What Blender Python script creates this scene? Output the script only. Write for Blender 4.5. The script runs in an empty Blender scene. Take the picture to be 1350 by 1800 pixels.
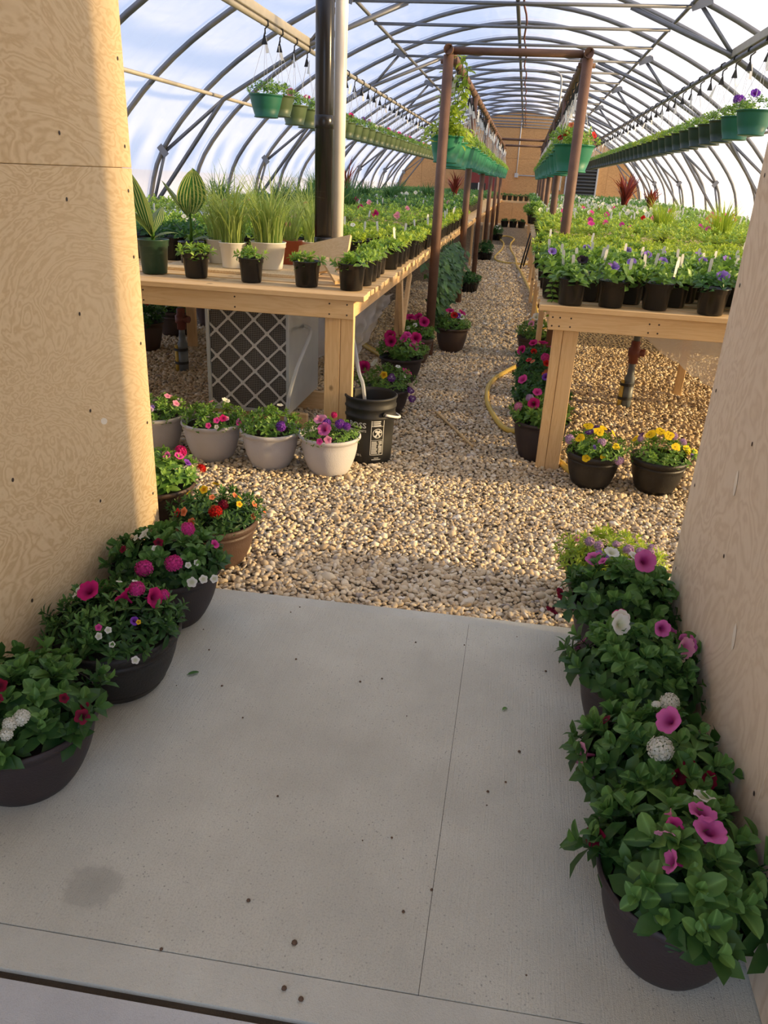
import bpy, math, random
import numpy as np
from mathutils import Matrix, Vector

S = bpy.context.scene
COL = S.collection
PI = math.pi

# ------------------------------------------------------------------ camera
CAM_H = 1.55
cam_d = bpy.data.cameras.new('camera')
cam_d.sensor_fit = 'VERTICAL'
cam_d.sensor_height = 24.0
cam_d.lens = 1345.0 / 1800.0 * 24.0
cam_d.clip_start = 0.05
cam_d.clip_end = 400
cam = bpy.data.objects.new('camera', cam_d)
COL.objects.link(cam)
R_ = [[0.984764, 0.109295, -0.13526], [0.167637, -0.389807, 0.90551], [0.046243, -0.914388, -0.40219]]
cam.matrix_world = Matrix((
    (R_[0][0], -R_[0][1], -R_[0][2], 0.0),
    (R_[1][0], -R_[1][1], -R_[1][2], 0.0),
    (R_[2][0], -R_[2][1], -R_[2][2], CAM_H),
    (0, 0, 0, 1)))
S.camera = cam

# ------------------------------------------------------------------ sky, sun, exposure
world = bpy.data.worlds.new('world')
S.world = world
world.use_nodes = True
wn = world.node_tree
wn.nodes.clear()
w_out = wn.nodes.new('ShaderNodeOutputWorld')
w_bg = wn.nodes.new('ShaderNodeBackground')
w_tc = wn.nodes.new('ShaderNodeTexCoord')
w_sep = wn.nodes.new('ShaderNodeSeparateXYZ')
w_ramp = wn.nodes.new('ShaderNodeValToRGB')
wn.links.new(w_tc.outputs['Generated'], w_sep.inputs[0])
wn.links.new(w_sep.outputs['Z'], w_ramp.inputs['Fac'])
wn.links.new(w_ramp.outputs['Color'], w_bg.inputs['Color'])
wn.links.new(w_bg.outputs[0], w_out.inputs[0])
e = w_ramp.color_ramp.elements
e[0].position = 0.0
e[0].color = (0.70, 0.78, 0.95, 1)
e[1].position = 0.7
e[1].color = (0.52, 0.66, 0.98, 1)
w_bg.inputs['Strength'].default_value = 1.2

sun_d = bpy.data.lights.new('sun', 'SUN')
sun_d.energy = 14.5
sun_d.angle = math.radians(5.0)
sun_d.color = (1.0, 0.70, 0.34)
sun = bpy.data.objects.new('sun', sun_d)
COL.objects.link(sun)
sun.rotation_euler = Vector((1.0, -0.03, 0.225)).to_track_quat('Z', 'Y').to_euler()

S.view_settings.view_transform = 'Standard'
S.view_settings.look = 'None'
S.view_settings.exposure = 0.46
S.view_settings.gamma = 1.0
S.view_settings.use_curve_mapping = False
S.cycles.max_bounces = 10
S.cycles.diffuse_bounces = 5
S.cycles.transparent_max_bounces = 12
S.cycles.transmission_bounces = 6

# ------------------------------------------------------------------ materials
def new_mat(name):
    m = bpy.data.materials.new(name)
    m.use_nodes = True
    nt = m.node_tree
    nt.nodes.clear()
    out = nt.nodes.new('ShaderNodeOutputMaterial')
    return m, nt, out

def node(nt, kind, **kw):
    n = nt.nodes.new(kind)
    for k, v in kw.items():
        if k.startswith('i_'):
            key = k[2:]
            key = int(key) if key.isdigit() else key.replace('_', ' ')
            n.inputs[key].default_value = v
        else:
            setattr(n, k, v)
    return n

def rgb(c):
    return (c[0], c[1], c[2], 1.0)

def mixc(nt, fac, a, b, blend='MIX'):
    n = nt.nodes.new('ShaderNodeMix')
    n.data_type = 'RGBA'
    n.blend_type = blend
    for sock, v in ((n.inputs[0], fac), (n.inputs[6], a), (n.inputs[7], b)):
        if hasattr(v, 'is_linked') or isinstance(v, bpy.types.NodeSocket):
            nt.links.new(v, sock)
        elif isinstance(v, (int, float)):
            sock.default_value = v
        else:
            sock.default_value = rgb(v)
    return n.outputs[2]

def math_n(nt, op, a, b=0.0):
    n = nt.nodes.new('ShaderNodeMath')
    n.operation = op
    for i, v in enumerate((a, b)):
        if isinstance(v, bpy.types.NodeSocket):
            nt.links.new(v, n.inputs[i])
        else:
            n.inputs[i].default_value = v
    return n.outputs[0]

def coords(nt, scale=(1, 1, 1), kind='Object', rot=(0, 0, 0)):
    tc = nt.nodes.new('ShaderNodeTexCoord')
    mp = nt.nodes.new('ShaderNodeMapping')
    mp.inputs['Scale'].default_value = scale
    mp.inputs['Rotation'].default_value = rot
    nt.links.new(tc.outputs[kind], mp.inputs[0])
    return mp.outputs[0]

def noise(nt, vec, scale, detail=3, rough=0.5, dist=0.0):
    n = nt.nodes.new('ShaderNodeTexNoise')
    n.inputs['Scale'].default_value = scale
    n.inputs['Detail'].default_value = detail
    n.inputs['Roughness'].default_value = rough
    n.inputs['Distortion'].default_value = dist
    nt.links.new(vec, n.inputs['Vector'])
    return n.outputs['Fac']

def ramp(nt, fac, stops):
    n = nt.nodes.new('ShaderNodeValToRGB')
    el = n.color_ramp.elements
    while len(el) < len(stops):
        el.new(0.5)
    for q, (p, c) in zip(el, stops):
        q.position = p
        q.color = rgb(c) if not isinstance(c, (int, float)) else (c, c, c, 1)
    nt.links.new(fac, n.inputs[0])
    return n.outputs[0]

def bump(nt, h, strength=0.3, dist=0.01):
    n = nt.nodes.new('ShaderNodeBump')
    n.inputs['Strength'].default_value = strength
    n.inputs['Distance'].default_value = dist
    nt.links.new(h, n.inputs['Height'])
    return n.outputs[0]

def principled(nt, out, color, rough=0.6, metal=0.0, normal=None, spec=0.5):
    p = nt.nodes.new('ShaderNodeBsdfPrincipled')
    if isinstance(color, bpy.types.NodeSocket):
        nt.links.new(color, p.inputs['Base Color'])
    else:
        p.inputs['Base Color'].default_value = rgb(color)
    if isinstance(rough, bpy.types.NodeSocket):
        nt.links.new(rough, p.inputs['Roughness'])
    else:
        p.inputs['Roughness'].default_value = rough
    p.inputs['Metallic'].default_value = metal
    p.inputs['Specular IOR Level'].default_value = spec
    if normal is not None:
        nt.links.new(normal, p.inputs['Normal'])
    if out is not None:
        nt.links.new(p.outputs[0], out.inputs[0])
    return p

def plastic(name, c, rough=0.45, grain=0.0, vary=0.12, spec=0.5, metal=0.0):
    m, nt, out = new_mat(name)
    v = coords(nt)
    n = noise(nt, v, 9.0, 4)
    col = mixc(nt, n, [x * (1 - vary) for x in c], [min(1, x * (1 + vary)) for x in c])
    nrm = None
    if grain:
        g = noise(nt, v, 160.0, 2)
        nrm = bump(nt, g, grain, 0.004)
    principled(nt, out, col, rough, metal, nrm, spec)
    return m

def plywood(name, c1, c2, freq=11.0, sc=(1.0, 1.0, 1.0)):
    """rotary cut veneer: contour lines of a stretched noise"""
    m, nt, out = new_mat(name)
    oi = nt.nodes.new('ShaderNodeObjectInfo')
    v = coords(nt, sc)
    add = nt.nodes.new('ShaderNodeVectorMath')
    add.operation = 'ADD'
    nt.links.new(v, add.inputs[0])
    nt.links.new(oi.outputs['Random'], add.inputs[1])
    v = add.outputs[0]
    a = noise(nt, v, 2.1, 4, 0.58, 1.6)
    b = noise(nt, v, 11.0, 3, 0.55, 0.8)
    s = math_n(nt, 'ADD', math_n(nt, 'MULTIPLY', a, freq * 2.6), math_n(nt, 'MULTIPLY', b, freq * 0.42))
    f = math_n(nt, 'PINGPONG', s, 0.5)
    line = ramp(nt, f, [(0.0, 0.95), (0.16, 0.60), (0.34, 0.15), (0.5, 0.0)])
    big = noise(nt, v, 0.9, 2)
    fine = noise(nt, v, 90.0, 2)
    amt = math_n(nt, 'MULTIPLY', line, math_n(nt, 'ADD', math_n(nt, 'MULTIPLY', big, 1.0), 0.12))
    col = mixc(nt, amt, c1, c2)
    col = mixc(nt, math_n(nt, 'MULTIPLY', fine, 0.15), col, c2)
    principled(nt, out, col, 0.7, 0.0, bump(nt, fine, 0.12, 0.002), 0.25)
    return m

def lumber(name, c1, c2, axis=0):
    m, nt, out = new_mat(name)
    oi = nt.nodes.new('ShaderNodeObjectInfo')
    sc = [9.0, 9.0, 9.0]
    sc[axis] = 0.7
    v = coords(nt, tuple(sc))
    add = nt.nodes.new('ShaderNodeVectorMath')
    add.operation = 'ADD'
    nt.links.new(v, add.inputs[0])
    mul = math_n(nt, 'MULTIPLY', oi.outputs['Random'], 40.0)
    nt.links.new(mul, add.inputs[1])
    v = add.outputs[0]
    a = noise(nt, v, 2.2, 4, 0.6, 0.6)
    b = noise(nt, v, 12.0, 2)
    g = math_n(nt, 'PINGPONG', math_n(nt, 'MULTIPLY', a, 7.0), 0.5)
    col = mixc(nt, math_n(nt, 'MULTIPLY', g, 0.9), c1, c2)
    col = mixc(nt, math_n(nt, 'MULTIPLY', b, 0.35), col, c2)
    vo = nt.nodes.new('ShaderNodeTexVoronoi')
    sk = [3.0, 3.0, 3.0]
    sk[axis] = 2.2
    nt.links.new(coords(nt, tuple(sk)), vo.inputs['Vector'])
    vo.inputs['Scale'].default_value = 1.6
    knot = ramp(nt, vo.outputs['Distance'], [(0.0, 1.0), (0.05, 0.75), (0.085, 0.0), (1.0, 0.0)])
    col = mixc(nt, knot, col, [x * 0.35 for x in c2])
    principled(nt, out, col, 0.65, 0.0, bump(nt, b, 0.1, 0.002), 0.3)
    return m

def leafy(name, c_dark, c_light, rnd=False, transl=0.32, rough=0.42):
    m, nt, out = new_mat(name)
    if rnd:
        oi = nt.nodes.new('ShaderNodeObjectInfo')
        t = oi.outputs['Random']
    else:
        at = nt.nodes.new('ShaderNodeAttribute')
        at.attribute_name = 'tint'
        t = at.outputs['Fac']
    n = noise(nt, coords(nt), 60.0, 2)
    t2 = math_n(nt, 'ADD', t, math_n(nt, 'MULTIPLY', math_n(nt, 'SUBTRACT', n, 0.5), 0.35))
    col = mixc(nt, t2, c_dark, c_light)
    if rnd:
        vein = nt.nodes.new('ShaderNodeAttribute')
        vein.attribute_name = 'tint'
        col = mixc(nt, math_n(nt, 'MULTIPLY', math_n(nt, 'POWER', vein.outputs['Fac'], 3.0), 0.55), col, [min(1, x * 1.7 + .03) for x in c_light])
    p = principled(nt, None, col, rough, 0.0, bump(nt, n, 0.25, 0.003), 0.35)
    tr = nt.nodes.new('ShaderNodeBsdfTranslucent')
    nt.links.new(mixc(nt, 0.45, col, (c_light[0] * 1.25, c_light[1] * 1.2, c_light[2] * 0.6)), tr.inputs[0])
    mx = nt.nodes.new('ShaderNodeMixShader')
    mx.inputs[0].default_value = transl
    nt.links.new(p.outputs[0], mx.inputs[1])
    nt.links.new(tr.outputs[0], mx.inputs[2])
    nt.links.new(mx.outputs[0], out.inputs[0])
    return m

def petal(name, c_in, c_out, transl=0.3):
    m, nt, out = new_mat(name)
    at = nt.nodes.new('ShaderNodeAttribute')
    at.attribute_name = 'tint'
    col = mixc(nt, at.outputs['Fac'], c_in, c_out)
    p = principled(nt, None, col, 0.6, 0.0, None, 0.2)
    tr = nt.nodes.new('ShaderNodeBsdfTranslucent')
    nt.links.new(col, tr.inputs[0])
    mx = nt.nodes.new('ShaderNodeMixShader')
    mx.inputs[0].default_value = transl
    nt.links.new(p.outputs[0], mx.inputs[1])
    nt.links.new(tr.outputs[0], mx.inputs[2])
    nt.links.new(mx.outputs[0], out.inputs[0])
    return m

M = {}
M['ply'] = plywood('plywood', (0.82, 0.64, 0.39), (0.60, 0.40, 0.19), 7.5, (1.0, 0.6, 1.35))
M['ply_pale'] = plywood('plywood_pale', (0.80, 0.68, 0.52), (0.60, 0.46, 0.31), 5.0, (1.0, 0.9, 0.6))
M['ply_orange'] = plywood('plywood_orange', (0.66, 0.42, 0.20), (0.45, 0.25, 0.10), 8.0)
M['ply_far'] = plywood('plywood_far', (0.62, 0.36, 0.15), (0.36, 0.18, 0.07), 5.0, (0.5, 1, 1.6))
M['pine_x'] = lumber('pine_x', (0.80, 0.58, 0.32), (0.60, 0.37, 0.16), 0)
M['pine_y'] = lumber('pine_y', (0.78, 0.54, 0.29), (0.57, 0.34, 0.15), 1)
M['pine_z'] = lumber('pine_z', (0.79, 0.56, 0.30), (0.58, 0.35, 0.15), 2)
M['cedar_y'] = lumber('cedar_y', (0.50, 0.27, 0.13), (0.32, 0.15, 0.07), 1)
M['green_basket'] = plastic('green_basket', (0.012, 0.12, 0.075), 0.5)
M['emerald_basket'] = plastic('emerald_basket', (0.014, 0.19, 0.105), 0.5)
M['olive_basket'] = plastic('olive_basket', (0.07, 0.11, 0.045), 0.45)
M['dark_basket'] = plastic('dark_basket', (0.012, 0.034, 0.022), 0.4)
M['black_pot'] = plastic('black_pot', (0.010, 0.010, 0.011), 0.25)
M['black_tub'] = plastic('black_tub', (0.016, 0.014, 0.013), 0.5, 0.35)
M['dark_tub'] = plastic('dark_tub', (0.030, 0.021, 0.023), 0.55, 0.25)
M['brown_tub'] = plastic('brown_tub', (0.085, 0.050, 0.036), 0.5, 0.5)
M['brown_dark'] = plastic('brown_dark', (0.06, 0.035, 0.025), 0.5, 0.2)
M['stone_tub'] = plastic('stone_tub', (0.50, 0.49, 0.515), 0.65, 0.3)
M['white_pot'] = plastic('white_pot', (0.80, 0.78, 0.72), 0.4)
M['terracotta'] = plastic('terracotta', (0.42, 0.10, 0.04), 0.6)
M['green_pot'] = plastic('green_pot', (0.03, 0.075, 0.045), 0.35)
M['soil'] = plastic('soil', (0.030, 0.020, 0.014), 0.95, 0.9, 0.5)
M['tag'] = plastic('tag_white', (0.85, 0.84, 0.80), 0.45)
M['white_plastic'] = plastic('white_plastic', (0.82, 0.80, 0.74), 0.4)
M['pipe_black'] = plastic('pipe_black', (0.012, 0.012, 0.014), 0.22)
M['pipe_white'] = plastic('pipe_white', (0.86, 0.82, 0.74), 0.35)
M['rust'] = plastic('rust_steel', (0.16, 0.085, 0.055), 0.6, 0.5, 0.4, 0.4)
M['galv'] = plastic('galvanised', (0.20, 0.205, 0.22), 0.45, 0.1, 0.2, 0.5, 0.5)
M['beam'] = plastic('beam_tan', (0.40, 0.37, 0.31), 0.5, 0.1, 0.2)
M['heater'] = plastic('heater_steel', (0.50, 0.53, 0.54), 0.4, 0.05, 0.08, 0.5, 0.35)
M['grille'] = plastic('filter_grid', (0.62, 0.60, 0.56), 0.6)
M['mesh_wire'] = plastic('filter_wire', (0.28, 0.26, 0.23), 0.5)
M['filter'] = plastic('filter_dark', (0.055, 0.045, 0.038), 0.9, 0.5, 0.3)
M['hose_y'] = plastic('hose_yellow', (0.70, 0.50, 0.10), 0.45)
M['grey_pipe'] = plastic('grey_pipe', (0.13, 0.15, 0.16), 0.45)
M['valve'] = plastic('valve_red', (0.16, 0.045, 0.03), 0.5, 0.3, 0.3)
M['black_rubber'] = plastic('black_rubber', (0.015, 0.015, 0.015), 0.6)
M['wire'] = plastic('hanger_wire', (0.42, 0.46, 0.50), 0.4)
M['screw'] = plastic('screw_dark', (0.05, 0.03, 0.02), 0.6)
M['shop_wall'] = plastic('shop_wall', (0.50, 0.46, 0.40), 0.8)
M['vent_metal'] = plastic('vent_metal', (0.09, 0.10, 0.11), 0.5)
M['box_grey'] = plastic('box_grey', (0.42, 0.44, 0.46), 0.5)
M['box_red'] = plastic('box_red', (0.20, 0.03, 0.025), 0.5)
M['ink'] = plastic('print_white', (0.60, 0.60, 0.58), 0.5)
M['stick'] = plastic('dry_stick', (0.62, 0.45, 0.22), 0.8)
M['patch'] = plastic('filler_patch', (0.88, 0.80, 0.66), 0.6)
M['crumb'] = plastic('crumb', (0.12, 0.07, 0.04), 0.8)

M['leaf_fg'] = leafy('leaf_foreground', (0.045, 0.135, 0.030), (0.17, 0.33, 0.085), True)
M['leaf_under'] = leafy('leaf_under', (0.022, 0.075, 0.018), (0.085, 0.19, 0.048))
M['leaf_mid'] = leafy('leaf_mid', (0.055, 0.16, 0.025), (0.26, 0.44, 0.09))
M['leaf_bench'] = leafy('leaf_bench', (0.075, 0.20, 0.030), (0.36, 0.54, 0.10), False, 0.4)
M['leaf_lime'] = leafy('leaf_lime', (0.14, 0.28, 0.025), (0.50, 0.62, 0.09), False, 0.42)
M['leaf_blue'] = leafy('leaf_blue', (0.025, 0.10, 0.03), (0.10, 0.24, 0.07), False, 0.35)
M['leaf_grass'] = leafy('leaf_grass', (0.14, 0.26, 0.05), (0.50, 0.60, 0.20), False, 0.4)
M['leaf_red'] = leafy('leaf_red', (0.08, 0.012, 0.012), (0.28, 0.05, 0.04), False, 0.3)
M['leaf_ivy'] = leafy('leaf_ivy', (0.022, 0.08, 0.022), (0.14, 0.28, 0.08), False, 0.25)

def canna_mat():
    m, nt, out = new_mat('canna_leaf')
    at = nt.nodes.new('ShaderNodeAttribute')
    at.attribute_name = 'tint'
    v = math_n(nt, 'PINGPONG', math_n(nt, 'MULTIPLY', at.outputs['Fac'], 4.6), 0.5)
    col = mixc(nt, math_n(nt, 'GREATER_THAN', v, 0.32), (0.05, 0.16, 0.035), (0.52, 0.54, 0.18))
    p = principled(nt, None, col, 0.4, 0.0, None, 0.4)
    tr = nt.nodes.new('ShaderNodeBsdfTranslucent')
    nt.links.new(col, tr.inputs[0])
    mx = nt.nodes.new('ShaderNodeMixShader')
    mx.inputs[0].default_value = 0.35
    nt.links.new(p.outputs[0], mx.inputs[1])
    nt.links.new(tr.outputs[0], mx.inputs[2])
    nt.links.new(mx.outputs[0], out.inputs[0])
    return m
M['canna'] = canna_mat()

FC = dict(
    pink=((0.30, 0.02, 0.14), (0.72, 0.16, 0.46)), palepink=((0.55, 0.12, 0.28), (0.80, 0.34, 0.50)),
    magenta=((0.22, 0.0, 0.06), (0.66, 0.02, 0.20)), hotpink=((0.50, 0.02, 0.22), (0.78, 0.08, 0.36)),
    red=((0.22, 0.0, 0.0), (0.62, 0.015, 0.012)), maroon=((0.05, 0.0, 0.01), (0.22, 0.004, 0.03)),
    yellow=((0.45, 0.16, 0.0), (0.88, 0.58, 0.02)), white=((0.60, 0.62, 0.40), (0.86, 0.85, 0.80)),
    purple=((0.10, 0.01, 0.18), (0.24, 0.06, 0.50)), violet=((0.16, 0.08, 0.40), (0.36, 0.22, 0.70)),
    lilac=((0.35, 0.18, 0.42), (0.62, 0.44, 0.66)), coral=((0.45, 0.08, 0.02), (0.78, 0.26, 0.12)),
    pansy_yellow=((0.10, 0.02, 0.0), (0.95, 0.70, 0.02)), pansy_purple=((0.75, 0.68, 0.75), (0.10, 0.015, 0.16)),
    black=((0.01, 0.008, 0.012), (0.02, 0.012, 0.02)))
for k, (a, b) in FC.items():
    M['f_' + k] = petal('petal_' + k, a, b)

def film_mat():
    m, nt, out = new_mat('poly_film')
    v = coords(nt)
    n1 = noise(nt, coords(nt, (0.5, 3.2, 0.5)), 1.3, 2, 0.5, 0.6)
    n2 = noise(nt, coords(nt, (1.6, 0.7, 1.6)), 1.6, 2, 0.5, 0.8)
    h = math_n(nt, 'ADD', n1, math_n(nt, 'MULTIPLY', n2, 0.5))
    nrm = bump(nt, h, 0.5, 0.10)
    col = mixc(nt, n2, (0.50, 0.58, 0.76), (0.62, 0.69, 0.84))
    tr = nt.nodes.new('ShaderNodeBsdfTranslucent')
    nt.links.new(col, tr.inputs[0])
    nt.links.new(nrm, tr.inputs['Normal'])
    df = nt.nodes.new('ShaderNodeBsdfDiffuse')
    df.inputs[0].default_value = (0.85, 0.87, 0.92, 1)
    nt.links.new(nrm, df.inputs['Normal'])
    tp = nt.nodes.new('ShaderNodeBsdfTransparent')
    tp.inputs[0].default_value = (0.97, 0.98, 1.0, 1)
    gl = nt.nodes.new('ShaderNodeBsdfGlossy')
    gl.inputs['Roughness'].default_value = 0.3
    nt.links.new(nrm, gl.inputs['Normal'])
    m1 = nt.nodes.new('ShaderNodeMixShader')
    m1.inputs[0].default_value = 0.55
    nt.links.new(tr.outputs[0], m1.inputs[1])
    nt.links.new(df.outputs[0], m1.inputs[2])
    m2 = nt.nodes.new('ShaderNodeMixShader')
    m2.inputs[0].default_value = 0.38
    nt.links.new(m1.outputs[0], m2.inputs[1])
    nt.links.new(tp.outputs[0], m2.inputs[2])
    m3 = nt.nodes.new('ShaderNodeMixShader')
    m3.inputs[0].default_value = 0.04
    nt.links.new(m2.outputs[0], m3.inputs[1])
    nt.links.new(gl.outputs[0], m3.inputs[2])
    nt.links.new(m3.outputs[0], out.inputs[0])
    return m
M['film'] = film_mat()

def sheet_mat(name, alpha, c=(0.85, 0.86, 0.88)):
    m, nt, out = new_mat(name)
    n = noise(nt, coords(nt, (1, 1, 1)), 6.0, 4, 0.6, 2.0)
    nrm = bump(nt, n, 0.6, 0.03)
    p = principled(nt, None, c, 0.25, 0.0, nrm, 0.6)
    tl = nt.nodes.new('ShaderNodeBsdfTranslucent')
    tl.inputs[0].default_value = rgb(c)
    tp = nt.nodes.new('ShaderNodeBsdfTransparent')
    m1 = nt.nodes.new('ShaderNodeMixShader')
    m1.inputs[0].default_value = 0.5
    nt.links.new(p.outputs[0], m1.inputs[1])
    nt.links.new(tl.outputs[0], m1.inputs[2])
    m2 = nt.nodes.new('ShaderNodeMixShader')
    m2.inputs[0].default_value = alpha
    nt.links.new(m1.outputs[0], m2.inputs[1])
    nt.links.new(tp.outputs[0], m2.inputs[2])
    nt.links.new(m2.outputs[0], out.inputs[0])
    return m
M['sheet'] = sheet_mat('plastic_sheet', 0.35)
M['duct'] = sheet_mat('clear_duct', 0.62)
M['tube_clear'] = sheet_mat('vinyl_tube', 0.15, (0.75, 0.78, 0.80))

def concrete(name, c, broom=1.0, speck=1.0):
    m, nt, out = new_mat(name)
    v = coords(nt)
    big = noise(nt, v, 2.6, 4, 0.6)
    col = mixc(nt, ramp(nt, big, [(0.3, 0.0), (0.7, 1.0)]), [x * 0.84 for x in c], [x * 1.10 for x in c])
    fine = noise(nt, v, 330.0, 2, 0.6)
    mid = noise(nt, v, 210.0, 6, 0.85)
    col = mixc(nt, math_n(nt, 'MULTIPLY', ramp(nt, mid, [(0.34, 1.0), (0.50, 0.0)]), 0.70 * speck), col, [x * 0.42 for x in c])
    br = noise(nt, coords(nt, (230.0, 5.0, 1.0)), 1.0, 3, 0.65)
    col = mixc(nt, math_n(nt, 'MULTIPLY', br, 0.42 * broom), col, [x * 0.72 for x in c])
    vo = nt.nodes.new('ShaderNodeTexVoronoi')
    nt.links.new(v, vo.inputs['Vector'])
    vo.inputs['Scale'].default_value = 62.0
    pits = ramp(nt, vo.outputs['Distance'], [(0.0, 1.0), (0.10, 0.7), (0.17, 0.0), (1.0, 0.0)])
    col = mixc(nt, math_n(nt, 'MULTIPLY', math_n(nt, 'MULTIPLY', pits, ramp(nt, big, [(0.35, 0.25), (0.6, 1.0)])), 0.8 * speck), col, [x * 0.3 for x in c])
    h = math_n(nt, 'ADD', math_n(nt, 'MULTIPLY', br, broom), math_n(nt, 'MULTIPLY', fine, 0.7))
    if broom > .5:
        # a damp mark with an outline of its own near the left of the slab
        d = nt.nodes.new('ShaderNodeVectorMath')
        d.operation = 'DISTANCE'
        wob = nt.nodes.new('ShaderNodeVectorMath')
        wob.operation = 'MULTIPLY'
        nt.links.new(v, wob.inputs[0])
        wob.inputs[1].default_value = (1.0, 1.0, 0.0)
        nt.links.new(wob.outputs[0], d.inputs[0])
        d.inputs[1].default_value = (-.815, 1.165, 0)
        e_ = math_n(nt, 'ADD', d.outputs['Value'], math_n(nt, 'MULTIPLY', math_n(nt, 'SUBTRACT', noise(nt, v, 16.0, 4, 0.7), 0.5), 0.09))
        st = ramp(nt, e_, [(0.0, 0.55), (0.055, 0.42), (0.075, 0.0), (1.0, 0.0)])
        col = mixc(nt, st, col, [x * 0.45 for x in c])
    principled(nt, out, col, 0.85, 0.0, bump(nt, h, 0.6, 0.004), 0.25)
    return m
M['concrete'] = concrete('concrete_broomed', (0.66, 0.65, 0.55))
M['concrete_smooth'] = concrete('concrete_trowelled', (0.60, 0.595, 0.515), 0.15, 0.35)
M['concrete_apron'] = concrete('concrete_apron', (0.56, 0.565, 0.555), 0.05, 0.3)
M['joint'] = plastic('joint_dirt', (0.07, 0.055, 0.04), 0.95, 0.9, 0.5)

def stain_mat():
    m, nt, out = new_mat('damp_stain')
    v = coords(nt)
    col = mixc(nt, noise(nt, v, 220.0, 2, 0.6), (0.16, 0.14, 0.12), (0.34, 0.31, 0.27))
    principled(nt, out, col, 0.8, 0.0, None, 0.2)
    return m

def gravel_bed_mat():
    m, nt, out = new_mat('gravel_bed')
    v = coords(nt)
    vo = nt.nodes.new('ShaderNodeTexVoronoi')
    nt.links.new(v, vo.inputs['Vector'])
    vo.inputs['Scale'].default_value = 34.0
    col = mixc(nt, vo.outputs['Color'], (0.20, 0.155, 0.10), (0.52, 0.43, 0.30))
    col = mixc(nt, ramp(nt, vo.outputs['Distance'], [(0.3, 0.0), (0.7, 1.0)]), col, (0.10, 0.08, 0.055))
    n = nt.nodes.new('ShaderNodeBump')
    n.invert = True
    n.inputs['Strength'].default_value = 0.9
    n.inputs['Distance'].default_value = 0.02
    nt.links.new(vo.outputs['Distance'], n.inputs['Height'])
    principled(nt, out, col, 0.85, 0.0, n.outputs[0], 0.25)
    return m
M['gravel_bed'] = gravel_bed_mat()

def pebble_mat():
    m, nt, out = new_mat('pebble')
    at = nt.nodes.new('ShaderNodeAttribute')
    at.attribute_name = 'tint'
    n = noise(nt, coords(nt), 120.0, 2)
    col = ramp(nt, at.outputs['Fac'], [(0.0, (0.36, 0.33, 0.31)), (0.12, (0.46, 0.35, 0.22)), (0.45, (0.68, 0.54, 0.35)), (0.8, (0.80, 0.70, 0.52)), (1.0, (0.85, 0.81, 0.73))])
    col = mixc(nt, math_n(nt, 'MULTIPLY', n, 0.3), col, (0.42, 0.33, 0.20))
    principled(nt, out, col, 0.75, 0.0, None, 0.3)
    return m
M['pebble'] = pebble_mat()
M['outside'] = plastic('outside_ground', (0.52, 0.50, 0.46), 0.9, 0.0, 0.3)

# ------------------------------------------------------------------ mesh helpers
RNG = random.Random(7)
NR = np.random.default_rng(11)

def mesh_np(name, verts, tris, mat, tint=None, smooth=True):
    verts = np.asarray(verts, np.float32).reshape(-1, 3)
    tris = np.asarray(tris, np.int32).reshape(-1, 3)
    me = bpy.data.meshes.new(name)
    me.vertices.add(len(verts))
    me.vertices.foreach_set('co', verts.ravel())
    me.loops.add(len(tris) * 3)
    me.loops.foreach_set('vertex_index', tris.ravel())
    me.polygons.add(len(tris))
    me.polygons.foreach_set('loop_start', np.arange(0, len(tris) * 3, 3, dtype=np.int32))
    me.polygons.foreach_set('loop_total', np.full(len(tris), 3, np.int32))
    if smooth:
        me.polygons.foreach_set('use_smooth', np.ones(len(tris), bool))
    if tint is not None:
        a = me.attributes.new('tint', 'FLOAT', 'POINT')
        a.data.foreach_set('value', np.asarray(tint, np.float32))
    me.update(calc_edges=True)
    me.validate()
    if mat is not None:
        me.materials.append(M[mat] if isinstance(mat, str) else mat)
    return me

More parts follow.
